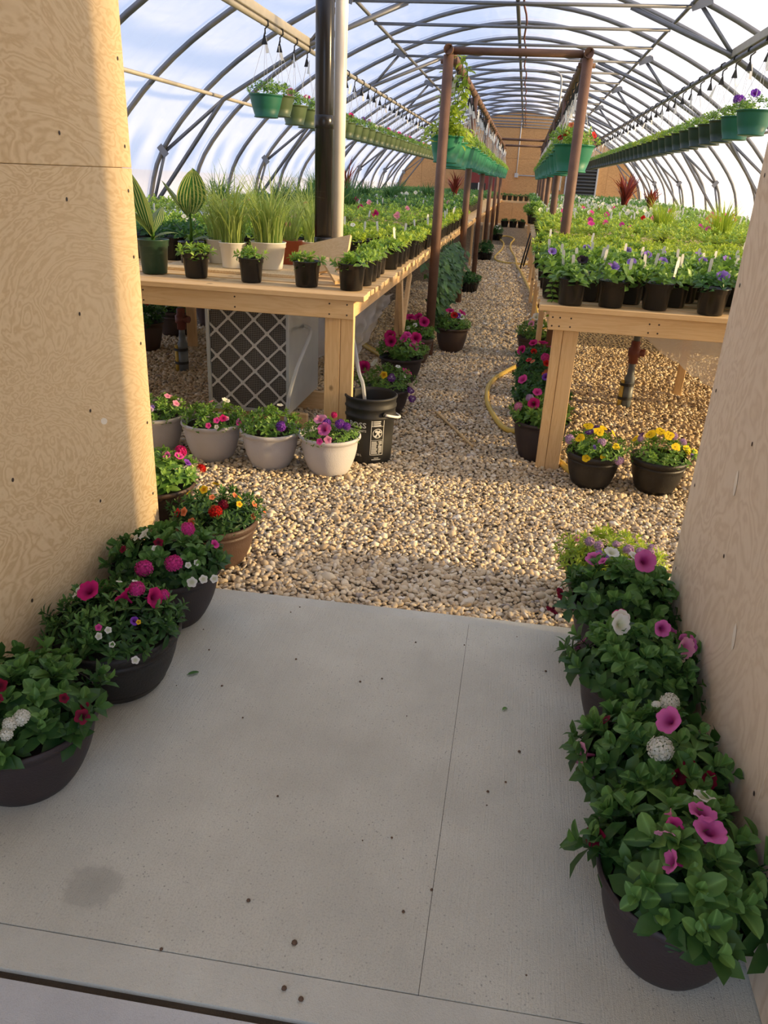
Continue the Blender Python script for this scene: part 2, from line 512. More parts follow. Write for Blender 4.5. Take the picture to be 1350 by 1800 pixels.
class MB:
    """collects shapes into one mesh (polygons of any size)"""
    def __init__(self):
        self.v = []
        self.f = []
        self.sm = []
    def add(self, vs, fs, smooth=False):
        o = len(self.v)
        self.v += [tuple(p) for p in vs]
        self.f += [tuple(o + i for i in f) for f in fs]
        self.sm += [smooth] * len(fs)
        return self
    def box(self, x0, x1, y0, y1, z0, z1, bev=0.0):
        if bev <= 0:
            vs = [(x0, y0, z0), (x1, y0, z0), (x1, y1, z0), (x0, y1, z0), (x0, y0, z1), (x1, y0, z1), (x1, y1, z1), (x0, y1, z1)]
            fs = [(0, 3, 2, 1), (4, 5, 6, 7), (0, 1, 5, 4), (1, 2, 6, 5), (2, 3, 7, 6), (3, 0, 4, 7)]
            return self.add(vs, fs)
        # chamfered: 24 verts
        b = min(bev, abs(x1 - x0) * .4, abs(y1 - y0) * .4, abs(z1 - z0) * .4)
        vs = []
        idx = {}
        X, Y, Z = (x0, x1), (y0, y1), (z0, z1)
        for i in (0, 1):
            for j in (0, 1):
                for k in (0, 1):
                    sx, sy, sz = (1 if i == 0 else -1), (1 if j == 0 else -1), (1 if k == 0 else -1)
                    idx[i, j, k, 0] = len(vs); vs.append((X[i], Y[j] + sy * b, Z[k] + sz * b))
                    idx[i, j, k, 1] = len(vs); vs.append((X[i] + sx * b, Y[j], Z[k] + sz * b))
                    idx[i, j, k, 2] = len(vs); vs.append((X[i] + sx * b, Y[j] + sy * b, Z[k]))
        fs = []
        def quad(a):
            fs.append(tuple(a))
        for i in (0, 1):
            q = [idx[i, 0, 0, 0], idx[i, 1, 0, 0], idx[i, 1, 1, 0], idx[i, 0, 1, 0]]
            quad(q if i else q[::-1])
            q = [idx[0, i, 0, 1], idx[0, i, 1, 1], idx[1, i, 1, 1], idx[1, i, 0, 1]]
            quad(q if i else q[::-1])
            q = [idx[0, 0, i, 2], idx[1, 0, i, 2], idx[1, 1, i, 2], idx[0, 1, i, 2]]
            quad(q if i else q[::-1])
        for i in (0, 1):
            for j in (0, 1):
                q = [idx[i, j, 0, 0], idx[i, j, 1, 0], idx[i, j, 1, 1], idx[i, j, 0, 1]]
                quad(q if (i + j) % 2 else q[::-1])
                q = [idx[i, 0, j, 0], idx[i, 0, j, 2], idx[i, 1, j, 2], idx[i, 1, j, 0]]
                quad(q if (i + j) % 2 else q[::-1])
                q = [idx[0, i, j, 1], idx[1, i, j, 1], idx[1, i, j, 2], idx[0, i, j, 2]]
                quad(q if (i + j) % 2 else q[::-1])
        for i in (0, 1):
            for j in (0, 1):
                for k in (0, 1):
                    q = [idx[i, j, k, 0], idx[i, j, k, 1], idx[i, j, k, 2]]
                    fs.append(tuple(q if (i + j + k) % 2 == 1 else q[::-1]))
        return self.add(vs, fs)
    def obox(self, p, q, w, t, up=(0, 0, 1)):
        """a plank from p to q: width w across, thickness t along up"""
        p, q = Vector(p), Vector(q)
        d = (q - p).normalized()
        u = Vector(up)
        s = d.cross(u)
        if s.length < 1e-5:
            s = d.cross(Vector((1, 0, 0)))
        s.normalize()
        u = s.cross(d).normalized()
        vs = []
        for c in (p, q):
            for a, b in ((-1, -1), (1, -1), (1, 1), (-1, 1)):
                vs.append(tuple(c + s * (a * w / 2) + u * (b * t / 2)))
        fs = [(0, 1, 2, 3), (7, 6, 5, 4), (0, 4, 5, 1), (1, 5, 6, 2), (2, 6, 7, 3), (3, 7, 4, 0)]
        return self.add(vs, fs)
    def tube(self, pts, r, n=8, caps=True):
        pts = [Vector(p) for p in pts]
        rs = r if isinstance(r, (list, tuple)) else [r] * len(pts)
        vs = []
        t0 = (pts[1] - pts[0]).normalized()
        nrm = t0.orthogonal().normalized()
        for i, p in enumerate(pts):
            if i == 0:
                t = t0
            elif i == len(pts) - 1:
                t = (pts[i] - pts[i - 1]).normalized()
            else:
                t = ((pts[i + 1] - p).normalized() + (p - pts[i - 1]).normalized())
                t = t.normalized() if t.length > 1e-6 else t0
            nrm = (nrm - t * nrm.dot(t))
            nrm = nrm.normalized() if nrm.length > 1e-6 else t.orthogonal().normalized()
            b = t.cross(nrm)
            for k in range(n):
                a = 2 * PI * k / n
                vs.append(tuple(p + (nrm * math.cos(a) + b * math.sin(a)) * rs[i]))
        fs = []
        for i in range(len(pts) - 1):
            for k in range(n):
                k2 = (k + 1) % n
                fs.append((i * n + k, i * n + k2, (i + 1) * n + k2, (i + 1) * n + k))
        self.add(vs, fs, True)
        if caps:
            o = len(self.v) - len(vs)
            self.f.append(tuple(o + k for k in range(n))[::-1]); self.sm.append(False)
            self.f.append(tuple(o + (len(pts) - 1) * n + k for k in range(n))); self.sm.append(False)
        return self
    def lathe(self, prof, n=28, c=(0, 0, 0)):
        vs = []
        for r, z in prof:
            for k in range(n):
                a = 2 * PI * k / n
                vs.append((c[0] + r * math.cos(a), c[1] + r * math.sin(a), c[2] + z))
        fs = []
        for i in range(len(prof) - 1):
            for k in range(n):
                k2 = (k + 1) % n
                fs.append((i * n + k, i * n + k2, (i + 1) * n + k2, (i + 1) * n + k))
        self.add(vs, fs, True)
        return self
    def disc(self, r, z, n=28, c=(0, 0), down=False):
        vs = [(c[0] + r * math.cos(2 * PI * k / n), c[1] + r * math.sin(2 * PI * k / n), z) for k in range(n)]
        f = tuple(range(n))
        return self.add(vs, [f[::-1] if down else f])
    def mesh(self, name, mat):
        me = bpy.data.meshes.new(name)
        me.from_pydata(self.v, [], self.f)
        me.polygons.foreach_set('use_smooth', self.sm)
        me.materials.append(M[mat] if isinstance(mat, str) else mat)
        me.update()
        return me

def ob(name, me, parent=None, loc=None, rz=None, mw=None, kind=None, label=None):
    o = bpy.data.objects.new(name, me)
    COL.objects.link(o)
    if parent is not None:
        o.parent = parent
    if mw is not None:
        o.matrix_basis = mw
    else:
        if loc is not None:
            o.location = loc
        if rz is not None:
            o.rotation_euler = (0, 0, rz)
    if kind:
        o['kind'] = kind
    if label:
        o['label'] = label
    return o

def tag(o, label, cat, group=None):
    o['label'] = label
    o['category'] = cat
    if group:
        o['group'] = group
    return o

def thing(name, label, cat, loc=(0, 0, 0), rz=0.0, group=None):
    o = bpy.data.objects.new(name, None)
    COL.objects.link(o)
    o.empty_display_size = 0.05
    o.location = loc
    o.rotation_euler = (0, 0, rz)
    return tag(o, label, cat, group)

# ------------------------------------------------------------------ setting
CX = -0.331
G = -0.03                      # gravel level, a little below the slab
Y_END = 33.75
ARCH = [(-4.97, G), (-4.95, .5), (-4.86, 1.05), (-4.63, 1.72), (-3.93, 2.50), (-3.05, 3.12), (-2.04, 3.60),
        (-1.03, 3.93), (0, 4.05), (1.03, 3.93), (2.04, 3.60), (3.05, 3.12), (3.93, 2.50), (4.63, 1.72), (4.86, 1.05), (4.95, .5), (4.97, G)]

def spline(P, n):
    out = []
    m = len(P)
    for i in range(m - 1):
        p0, p1, p2, p3 = P[max(i - 1, 0)], P[i], P[i + 1], P[min(i + 2, m - 1)]
        for k in range(n):
            t = k / n
            out.append(tuple(0.5 * (2 * b + (c - a) * t + (2 * a - 5 * b + 4 * c - d) * t * t + (-a + 3 * b - 3 * c + d) * t ** 3)
                             for a, b, c, d in zip(p0, p1, p2, p3)))
    out.append(tuple(P[-1]))
    return out
AR = spline(ARCH, 4)

def arch_z(x):
    for (xa, za), (xb, zb) in zip(AR, AR[1:]):
        if xa <= x <= xb and xb > xa:
            return za + (zb - za) * (x - xa) / (xb - xa)
    return 0.0

def prism(poly, z0, z1):
    n = len(poly)
    mb = MB()
    vs = [(x, y, z0) for x, y in poly] + [(x, y, z1) for x, y in poly]
    fs = [tuple(range(n))[::-1], tuple(range(n, 2 * n))]
    fs += [(i, (i + 1) % n, n + (i + 1) % n, n + i) for i in range(n)]
    return mb.add(vs, fs)

def struct_root(name, label=None):
    o = bpy.data.objects.new(name, None)
    COL.objects.link(o)
    o['kind'] = 'structure'
    if label:
        o['label'] = label
    return o

# concrete floor of the passage: two slab panels with a hairline joint, smooth bands, dirty joint, apron
def yf(x): return 2.589 + 0.030 * x       # far edge
def yn(x): return 1.060 + 0.024 * x       # inner line of the near band
def yj(x): return 0.955 + 0.026 * x       # joint to the apron
floor = struct_root('floor', 'pale broom-finished concrete slab of the doorway passage')
XL, XR, XC = -1.42, 0.72, -0.035
ob('slab', prism([(XL, yn(XL)), (XC - .0006, yn(XC)), (XC + .005, yf(XC) - .058), (XL, yf(XL) - .058)], -.15, 0).mesh('slab', 'concrete'), floor)
ob('slab', prism([(XC + .0006, yn(XC)), (XR, yn(XR)), (XR, yf(XR) - .058), (XC + .0062, yf(XC) - .058)], -.15, 0).mesh('slab', 'concrete'), floor)
ob('slab_core', prism([(XL, yn(XL)), (XR, yn(XR)), (XR, yf(XR) - .01), (XL, yf(XL) - .01)], -.16, -.004).mesh('slab_core', 'joint'), floor)
ob('edge_band', prism([(XL, yf(XL) - .0575), (XR, yf(XR) - .0575), (XR, yf(XR)), (XL, yf(XL))], -.15, -.0015).mesh('edge_band', 'concrete_smooth'), floor)
ob('edge_band', prism([(XL, yj(XL) + .012), (XR, yj(XR) + .012), (XR, yn(XR) - .0025), (XL, yn(XL) - .0025)], -.15, -.001).mesh('edge_band', 'concrete_smooth'), floor)
ob('joint_strip', prism([(XL, yj(XL) - .012), (XR, yj(XR) - .012), (XR, yj(XR) + .014), (XL, yj(XL) + .014)], -.15, -.014).mesh('joint_strip', 'joint'), floor)
ob('apron_slab', prism([(-4.2, yj(-4.2) - .008), (-4.2, -4.2), (4.0, -4.2), (4.0, yj(4.0) - .008)][::-1], -.15, -.003).mesh('apron_slab', 'concrete_apron'), floor)
# flat damp mark and crumbs on the slab
M['stain'] = stain_mat()
def blob(cx, cy, rx, ry, rot, z, n=40, jag=.16, seed=1):
    r = random.Random(seed)
    ph = [r.uniform(0, 6.28) for _ in range(5)]
    vs = []
    for k in range(n):
        a = 2 * PI * k / n
        q = 1 + jag * sum(math.sin((j + 2) * a + ph[j]) / (j + 1.5) for j in range(5))
        x, y = rx * q * math.cos(a), ry * q * math.sin(a)
        vs.append((cx + x * math.cos(rot) - y * math.sin(rot), cy + x * math.sin(rot) + y * math.cos(rot), z))
    return MB().add(vs, [tuple(range(n))])

rng = random.Random(3)
crumb = MB()
for k in range(26):
    x, y = rng.uniform(-1.0, .35), rng.uniform(1.0, 2.5)
    s = rng.uniform(.002, .0045)
    crumb.lathe([(0.0005, 0), (s, s * .35), (s * .7, s), (0.0005, s * 1.25)], 6, (x, y, 0))
for x, y, s in ((-.317, 1.118, .007), (-.45, 1.20, .005), (.166, 1.85, .005), (-.31, 1.015, .006), (-.27, 1.0, .006)):
    crumb.lathe([(0.0005, 0), (s, s * .35), (s * .7, s), (0.0005, s * 1.25)], 7, (x, y, 0))
o = ob('crumbs_of_dirt', crumb.mesh('crumbs_of_dirt', 'crumb'), floor, kind='stuff')

# ground outside and gravel bed
o = ob('ground', MB().add([(-150, -60, -.17), (150, -60, -.17), (150, 240, -.17), (-150, 240, -.17)], [(0, 1, 2, 3)]).mesh('ground', 'outside'), kind='structure')
o = ob('gravel_bed', MB().box(CX - 4.97, CX + 4.97, 2.52, Y_END, -.16, G - .004).mesh('gravel_bed', 'gravel_bed'), kind='structure')

def icosphere(sub):
    t = (1 + 5 ** .5) / 2
    v = [(-1, t, 0), (1, t, 0), (-1, -t, 0), (1, -t, 0), (0, -1, t), (0, 1, t), (0, -1, -t), (0, 1, -t), (t, 0, -1), (t, 0, 1), (-t, 0, -1), (-t, 0, 1)]
    f = [(0, 11, 5), (0, 5, 1), (0, 1, 7), (0, 7, 10), (0, 10, 11), (1, 5, 9), (5, 11, 4), (11, 10, 2), (10, 7, 6), (7, 1, 8), (3, 9, 4), (3, 4, 2), (3, 2, 6), (3, 6, 8), (3, 8, 9), (4, 9, 5), (2, 4, 11), (6, 2, 10), (8, 6, 7), (9, 8, 1)]
    v = [np.array(p) / np.linalg.norm(p) for p in v]
    for _ in range(sub):
        cache, nf = {}, []
        def mid(a, b):
            k = (min(a, b), max(a, b))
            if k not in cache:
                m = v[a] + v[b]
                v.append(m / np.linalg.norm(m))
                cache[k] = len(v) - 1
            return cache[k]
        for a, b, c in f:
            x, y, z = mid(a, b), mid(b, c), mid(c, a)
            nf += [(a, x, z), (b, y, x), (c, z, y), (x, y, z)]
        f = nf
    return np.array(v), np.array(f)

def pebbles(x0, x1, y0, y1, step, size, sub, seed):
    r = np.random.default_rng(seed)
    gx, gy = np.meshgrid(np.arange(x0, x1, step), np.arange(y0, y1, step))
    P = np.stack([gx.ravel(), gy.ravel()], 1)
    P = P + r.uniform(-.5, .5, P.shape) * step * 1.1
    n = len(P)
    P = np.column_stack([P, G + r.uniform(-.006, .009, n)])
    P = P[P[:, 1] > 2.606 + .030 * P[:, 0]]
    P = P[~((P[:, 0] < -1.345) & (P[:, 1] < 2.77)) & ~((P[:, 0] > .645) & (P[:, 1] < 2.58))]
    n = len(P)
    bv, bf = icosphere(sub)
    sc = size * r.lognormal(0, .28, (n, 1)) * np.column_stack([r.uniform(.85, 1.25, n), r.uniform(.65, .95, n), r.uniform(.42, .68, n)])
    a = r.uniform(0, 2 * PI, n)
    ti = r.normal(0, .28, (n, 2))
    ca, sa = np.cos(a), np.sin(a)
    V = bv[None] * sc[:, None, :]
    V = V * (1 + .10 * np.sin(bv[None] * 3.1 + r.uniform(0, 6, (n, 1, 3))))
    x = V[..., 0] * ca[:, None] - V[..., 1] * sa[:, None]
    y = V[..., 0] * sa[:, None] + V[..., 1] * ca[:, None]
    z = V[..., 2] + x * ti[:, :1] + y * ti[:, 1:]
    V = np.stack([x, y, z], 2) + P[:, None, :]
    F = bf[None] + (np.arange(n) * len(bv))[:, None, None]
    T = np.repeat(np.clip(r.beta(2.0, 2.0, n) + r.normal(0, .08, n), 0, 1), len(bv))
    return V.reshape(-1, 3), F.reshape(-1, 3), T

def gravel(name, parts, label):
    Vs, Fs, Ts, o = [], [], [], 0
    for a in parts:
        v, f, t = pebbles(*a)
        Vs.append(v); Fs.append(f + o); Ts.append(t)
        o += len(v)
    g = ob(name, mesh_np(name, np.concatenate(Vs), np.concatenate(Fs), 'pebble', np.concatenate(Ts)), kind='stuff')
    tag(g, label, 'gravel')
    return g
gravel('gravel', [
    (-1.15, .48, 2.54, 3.0, .0175, .0120, 1, 1), (-1.35, -1.15, 2.75, 3.45, .018, .0122, 0, 10), (.48, .80, 2.56, 3.45, .018, .0122, 0, 11), (-1.15, .48, 3.0, 3.45, .0178, .0122, 0, 12), (-2.3, -1.35, 2.75, 4.3, .0190, .0125, 0, 7), (-1.35, 1.3, 3.45, 4.3, .0180, .0122, 0, 8), (.80, 1.3, 2.7, 3.45, .02, .013, 0, 9),
    (-1.0, .50, 4.3, 8.0, .0200, .0135, 0, 2), (-3.6, -1.0, 4.3, 8.0, .0240, .0155, 0, 3), (.50, 2.5, 4.3, 8.5, .0235, .0155, 0, 4),
    (-1.6, .55, 8.0, 13.0, .028, .018, 0, 5), (-.95, .4, 13.0, 22.0, .045, .028, 0, 6)],
    'golden tan rounded pebbles covering the greenhouse ground and aisle')

# passage walls, sheet by sheet
def sheet(parent, mat, x, thick, y0, y1, z0, z1, name='plywood_sheet'):
    return ob(name, MB().box(x - thick, x, y0, y1, z0, z1, .002).mesh(name, mat), parent)
wl = ob('wall_left', MB().box(-1.50, -1.376, -.4, 2.70, 0, 4.2).mesh('wall_left', 'pine_z'), kind='structure', label='plywood-clad passage wall lit warm along its far edge')
SL = sheet(wl, 'ply', -1.36, .014, .30, 2.74, .004, 1.532)
SU = sheet(wl, 'ply', -1.36, .014, .30, 2.74, 1.5335, 2.74)
sheet(wl, 'ply', -1.36, .014, .30, 2.74, 2.744, 4.2)
sheet(wl, 'ply', -1.36, .014, -.4, .296, .004, 4.2)
wr = ob('wall_right', MB().box(.677, .80, -.4, 2.50, 0, 4.2).mesh('wall_right', 'pine_z'), kind='structure', label='pale plywood-clad passage wall with filler patches')
SR = sheet(wr, 'ply_pale', .675, .014, 1.4365, 2.55, .004, 2.44)
sheet(wr, 'ply_pale', .675, .014, 1.4365, 2.55, 2.444, 4.2)
sheet(wr, 'ply_pale', .675, .014, -.4, 1.435, .004, 4.2)
def screws(parent, x, sgn, spots):
    mb = MB()
    for y, z in spots:
        vs = [(x + sgn * .0012, y + .0055 * math.cos(a), z + .0065 * math.sin(a)) for a in [2 * PI * k / 8 for k in range(8)]]
        mb.add(vs, [tuple(range(8)) if sgn > 0 else tuple(range(8))[::-1]])
    return ob('screw_heads', mb.mesh('screw_heads', 'screw'), parent, kind='stuff')
sp = [(2.70, z) for z in (.08, .32, .62, .93, 1.24, 1.46, 1.60, 1.86, 2.15, 2.42)] + [(2.30, z) for z in (.14, .45, .78, 1.10, 1.44, 1.62, 2.0, 2.35)] \
    + [(1.85, z) for z in (.3, .7, 1.15, 1.48, 1.58)] + [(1.45, z) for z in (.55, .95, 1.35, 1.75)]
screws(SL, -1.36, 1, [p for p in sp if p[1] < 1.53])
screws(SU, -1.36, 1, [p for p in sp if p[1] > 1.53])
screws(SR, .661, -1, [(2.50, z) for z in (.10, .35, .66, .98, 1.3, 1.6, 1.9)] + [(2.05, z) for z in (.3, .62, .95, 1.3, 1.65)] + [(1.46, z) for z in (.2, .31, .6, .9)])
for y, z, a in ((2.10, .82, .2), (1.82, .50, .25)):
    mb = blob(0, 0, .012, .038, a, 0, 12, .05, 4)
    me = mb.mesh('filler_patch', 'patch')
    ob('filler_patch', me, wr, mw=Matrix.Translation((.6595, y, z)) @ Matrix.Rotation(-PI / 2, 4, 'Y') @ Matrix.Rotation(PI / 2, 4, 'Z'))
ob('filler_patch', blob(0, 0, .012, .022, 1.2, 0, 12, .05, 5).mesh('filler_patch', 'patch'), wl, mw=Matrix.Translation((-1.3590, 2.38, .72)) @ Matrix.Rotation(PI / 2, 4, 'Y') @ Matrix.Rotation(PI / 2, 4, 'Z'))

# the wall the passage goes through, and an unseen shop shell left open at the back for sky light
ob('wall_front', MB().box(-5.6, -1.50, 2.58, 2.70, -.16, 4.3).mesh('wall_front', 'ply'), kind='structure')  # unseen end wall piece, added to block light left of the passage
ob('wall_front_right', MB().box(.80, 5.0, 2.40, 2.50, -.16, 4.3).mesh('wall_front_right', 'ply'), kind='structure')  # unseen counterpart on the right, also added to block light
ob('ceiling_passage', MB().box(-2.2, 1.5, -2.0, 2.6, 4.2, 4.3).mesh('ceiling_passage', 'shop_wall'), kind='structure')  # unseen roof; height and back edge shaped to control light on the slab
ob('wall_shop_left', MB().box(-4.2, -1.50, -.45, -.38, -.16, 4.2).mesh('wall_shop_left', 'shop_wall'), kind='structure')
ob('wall_shop_right', MB().box(.80, 4.0, -.45, -.38, -.16, 4.2).mesh('wall_shop_right', 'shop_wall'), kind='structure')

# ---- poly tunnel: film, ribs, ties, trusses, rails
ceil = struct_root('ceiling', 'translucent poly film over galvanised hoops of the tunnel greenhouse')
RIB0, DR, NRIB = 3.34, 1.52, 21
ribs_y = [RIB0 + DR * k for k in range(NRIB)]
def film_mesh(length, seed):
    r = np.random.default_rng(seed)
    A = np.array(AR)
    nA, nY = len(A), 11
    tang = np.gradient(A, axis=0)
    nrm = np.stack([-tang[:, 1], tang[:, 0]], 1)
    nrm /= np.linalg.norm(nrm, axis=1)[:, None]
    t = np.linspace(0, 1, nY)
    bulge = .045 + .10 * np.sin(PI * t) ** .8
    wr = r.normal(0, .006, (nA, nY))
    wr[:, 0] = wr[:, -1] = 0
    V = np.zeros((nA, nY, 3))
    off = bulge[None, :] + wr
    V[..., 0] = CX + A[:, None, 0] + nrm[:, None, 0] * off
    V[..., 2] = A[:, None, 1] + nrm[:, None, 1] * off
    V[..., 1] = t[None, :] * length
    I = np.arange(nA * nY).reshape(nA, nY)
    a, b, c, d = I[:-1, :-1].ravel(), I[1:, :-1].ravel(), I[1:, 1:].ravel(), I[:-1, 1:].ravel()
    return mesh_np('film_panel', V, np.concatenate([np.stack([a, b, c], 1), np.stack([a, c, d], 1)]), 'film')
fm = [film_mesh(DR, s) for s in (1, 2, 3)]
for k, y in enumerate(ribs_y[:-1]):
    ob('film_panel', fm[k % 3], ceil, (0, y, 0))
ob('film_panel', film_mesh(RIB0 - 2.5, 9), ceil, (0, 2.5, 0))

rib_me = MB().tube([(CX + x, 0, z) for x, z in AR], .032, 8).mesh('rib', 'galv')
tie_me = MB().tube([(CX - 2.02, 0, 3.508), (CX + 2.02, 0, 3.508)], .021, 8).mesh('collar_tie', 'galv')
def m_bar(name, a, b, r, mat='galv'):
    return MB().tube([a, b], r, 8).mesh(name, mat)
chordL = MB().tube([(CX - 4.84, 0, .97), (CX - 3.74, 0, 2.37), (CX - 2.59, 0, 3.02), (CX - 1.33, 0, 3.50)], .030, 8).mesh('truss_chord', 'galv')
chordR = MB().tube([(CX + 4.84, 0, .97), (CX + 3.74, 0, 2.37), (CX + 2.59, 0, 3.02), (CX + 1.33, 0, 3.50)], .030, 8).mesh('truss_chord', 'galv')
braces = []
for s in (-1, 1):
    braces.append(m_bar('truss_brace', (CX + s * 4.60, 0, 1.713), (CX + s * 3.74, 0, 2.37), .024))
    braces.append(m_bar('truss_brace', (CX + s * 4.60, 0, 1.713), (CX + s * 4.84, 0, .97), .022))
    braces.append(m_bar('truss_brace', (CX + s * 2.10, 0, 3.55), (CX + s * 2.59, 0, 3.02), .024))
plates = []
for s in (-1, 1):
    plates.append(MB().obox((CX + s * 4.55, -.05, 1.66), (CX + s * 4.65, -.05, 1.78), .085, .014, (0, 1, 0)).mesh('gusset_plate', 'galv'))
    plates.append(MB().obox((CX + s * 2.00, -.05, 3.50), (CX + s * 2.22, -.05, 3.58), .10, .014, (0, 1, 0)).mesh('gusset_plate', 'galv'))
truss_k = (2, 5, 8, 11, 14, 17, 20)
for k, y in enumerate(ribs_y):
    ob('rib', rib_me, ceil, (0, y, 0))
    ob('collar_tie', tie_me, ceil, (0, y, 0))
    if k in truss_k:
        for me in (chordL, chordR):
            ob('truss_chord', me, ceil, (0, y + .02, 0))
        for me in braces:
            ob('truss_brace', me, ceil, (0, y + .02, 0))
        for me in plates:
            ob('gusset_plate', me, ceil, (0, y, 0))
def run(name, x, z, r, y0, y1, mat='galv'):
    return ob(name, MB().tube([(CX + x, y0, z), (CX + x, y1, z)], r, 8).mesh(name, mat), ceil)
for s in (-1, 1):
    run('purlin', s * 3.90, 2.43, .024, 2.7, Y_END, 'beam')
    run('purlin', s * 2.02, 3.545, .024, 2.7, Y_END)
    run('basket_rail', s * 2.59, 2.975, .030, 2.7, Y_END, 'beam' if s < 0 else 'galv')
    ob('rail_beam', MB().box(CX + s * 2.59 - .035, CX + s * 2.59 + .035, 2.7, 10.98, 3.01, 3.10, .006).mesh('rail_beam', 'beam'), ceil)
run('ridge_pipe', 0, 3.555, .026, 2.7, Y_END)
pts = [(CX + .09 + .02 * math.sin(i * 1.3), 2.8 + i * .6, 3.545 + .012 * math.sin(i * 2.1)) for i in range(52)]
ob('gas_line', MB().tube(pts, .014, 6).mesh('gas_line', 'valve'), ceil, label='thin reddish line along the ridge')

# ---- far end wall of plywood
we = struct_root('wall_end', 'orange plywood end wall far down the greenhouse')
def clip_panel(x0, x1, z0, z1):
    st = [x0 + (x1 - x0) * k / 6 for k in range(7)]
    top = [min(z1, arch_z(x) + .02) for x in st]
    top = [max(t, z0) for t in top]
    if max(top) - z0 < .02:
        return None
    mb = MB()
    n = len(st)
    vs = [(CX + x, 0, z0) for x in st] + [(CX + x, 0, t) for x, t in zip(st, top)] + [(CX + x, .015, z0) for x in st] + [(CX + x, .015, t) for x, t in zip(st, top)]
    fs = []
    for k in range(n - 1):
        fs += [(k, k + 1, n + k + 1, n + k), (n + k, n + k + 1, 3 * n + k + 1, 3 * n + k), (2 * n + k + 1, 2 * n + k, 3 * n + k, 3 * n + k + 1)]
    fs += [(0, n, 3 * n, 2 * n), (n - 1, 2 * n + n - 1, 3 * n + n - 1, n + n - 1)]
    return mb.add(vs, fs)
for r_ in range(4):
    z0 = G + 1.22 * r_
    xs = [-4.97 + (1.1 if r_ % 2 else 0)]
    while xs[-1] < 4.97:
        xs.append(min(xs[-1] + 2.44, 4.97))
    if r_ % 2:
        xs = [-4.97] + xs
    for a, b in zip(xs, xs[1:]):
        p = clip_panel(a + .003, b - .003, z0, z0 + 1.214)
        if p:
            ob('plywood_panel', p.mesh('plywood_panel', 'ply_far'), we, (0, Y_END + RNG.uniform(-.004, .004), 0))
ob('backing', prism([(CX + x, z) for x, z in AR][::-1], 0, .04).mesh('backing', 'pine_x'), we, mw=Matrix.Translation((0, Y_END + .07, 0)) @ Matrix.Rotation(PI / 2, 4, 'X'))

# ------------------------------------------------------------------ leaves, flowers
LEAF_LO_V = np.array([(0, 0, 0), (.3, .40, .05), (.33, 0, -.02), (.3, -.40, .05), (.66, .40, .03), (.70, 0, -.05), (.66, -.40, .03), (1, 0, -.16)])
LEAF_LO_F = np.array([(0, 2, 1), (0, 3, 2), (1, 2, 5), (1, 5, 4), (2, 3, 6), (2, 6, 5), (4, 5, 7), (5, 6, 7)])

def leaf_hi(wid, droop, fold):
    st = [(0, .05), (.10, .20), (.25, .78), (.42, 1.0), (.60, 1.0), (.78, .82), (.92, .50)]
    V = []
    for t, w in st:
        z = -droop * t * t + .10 * t
        y = w * wid / 2
        for s in (-1, -.5, 0, .5, 1):
            V.append((t, s * y, z + fold * abs(s) * y + .012 * math.sin(7 * t + 3 * s) * (1 - t)))
    V.append((1.0, 0, -droop + .10))
    V = np.array(V)
    F = []
    for i in range(len(st) - 1):
        for k in range(4):
            a = i * 5 + k
            F += [(a, a + 5, a + 1), (a + 1, a + 5, a + 6)]
    o = (len(st) - 1) * 5
    for k in range(4):
        F.append((o + k, len(V) - 1, o + k + 1))
    return V, np.array(F)
VEIN = [1.0 if (i % 5 == 2 or i == 35) else 0.0 for i in range(36)]
LEAF_BROAD = [mesh_np('leaf', *leaf_hi(.66, d, f), 'leaf_fg', VEIN) for d, f in ((.16, .35), (.32, .5), (.05, .6))]
LEAF_NARROW = [mesh_np('leaf', *leaf_hi(.36, d, f), 'leaf_fg', VEIN) for d, f in ((.10, .4), (.28, .5))]

def unit(a):
    return a / np.maximum(np.linalg.norm(a, axis=-1, keepdims=True), 1e-9)

def dome(r, n_ros, R, H, z0, size, per=8, edge=1.0, flat=.55, spread=1.0):
    """rosettes of leaves over a dome: position, leaf axis, leaf normal, size, tint"""
    rr = R * np.sqrt(r.uniform(0.0, 1, n_ros)) * edge
    aa = r.uniform(0, 2 * PI, n_ros) + np.arange(n_ros) * 2.399
    q = np.clip(rr / R, 0, 1.3)
    c = np.stack([rr * np.cos(aa), rr * np.sin(aa), z0 + H * (1 - flat * q ** 2) * r.uniform(.72, 1.08, n_ros)], 1)
    til = q * .9 * spread + r.normal(0, .18, n_ros)
    ax = np.stack([np.sin(til) * np.cos(aa), np.sin(til) * np.sin(aa), np.cos(til)], 1)
    up = np.where(np.abs(ax[:, 2:3]) < .95, np.array([[0, 0, 1.]]), np.array([[1., 0, 0]]))
    u = unit(np.cross(ax, up))
    v = np.cross(ax, u)
    P, D, N, Sz, T = [], [], [], [], []
    for k in range(per):
        ring = k / max(per - 1, 1)
        phi = k * 2.399 + r.uniform(0, .5, n_ros)
        el = np.radians(2 + 62 * ring) + r.normal(0, .16, n_ros)
        rad = u * np.cos(phi)[:, None] + v * np.sin(phi)[:, None]
        d = rad * np.cos(el)[:, None] + ax * np.sin(el)[:, None]
        n = ax * np.cos(el)[:, None] - rad * np.sin(el)[:, None]
        P.append(c + ax * (ring - .8) * size * .55)
        D.append(d); N.append(n)
        Sz.append(size * (1.12 - .55 * ring) * r.uniform(.75, 1.2, n_ros))
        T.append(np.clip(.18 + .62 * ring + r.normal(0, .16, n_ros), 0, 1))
    return np.concatenate(P), unit(np.concatenate(D)), unit(np.concatenate(N)), np.concatenate(Sz), np.concatenate(T), c, ax

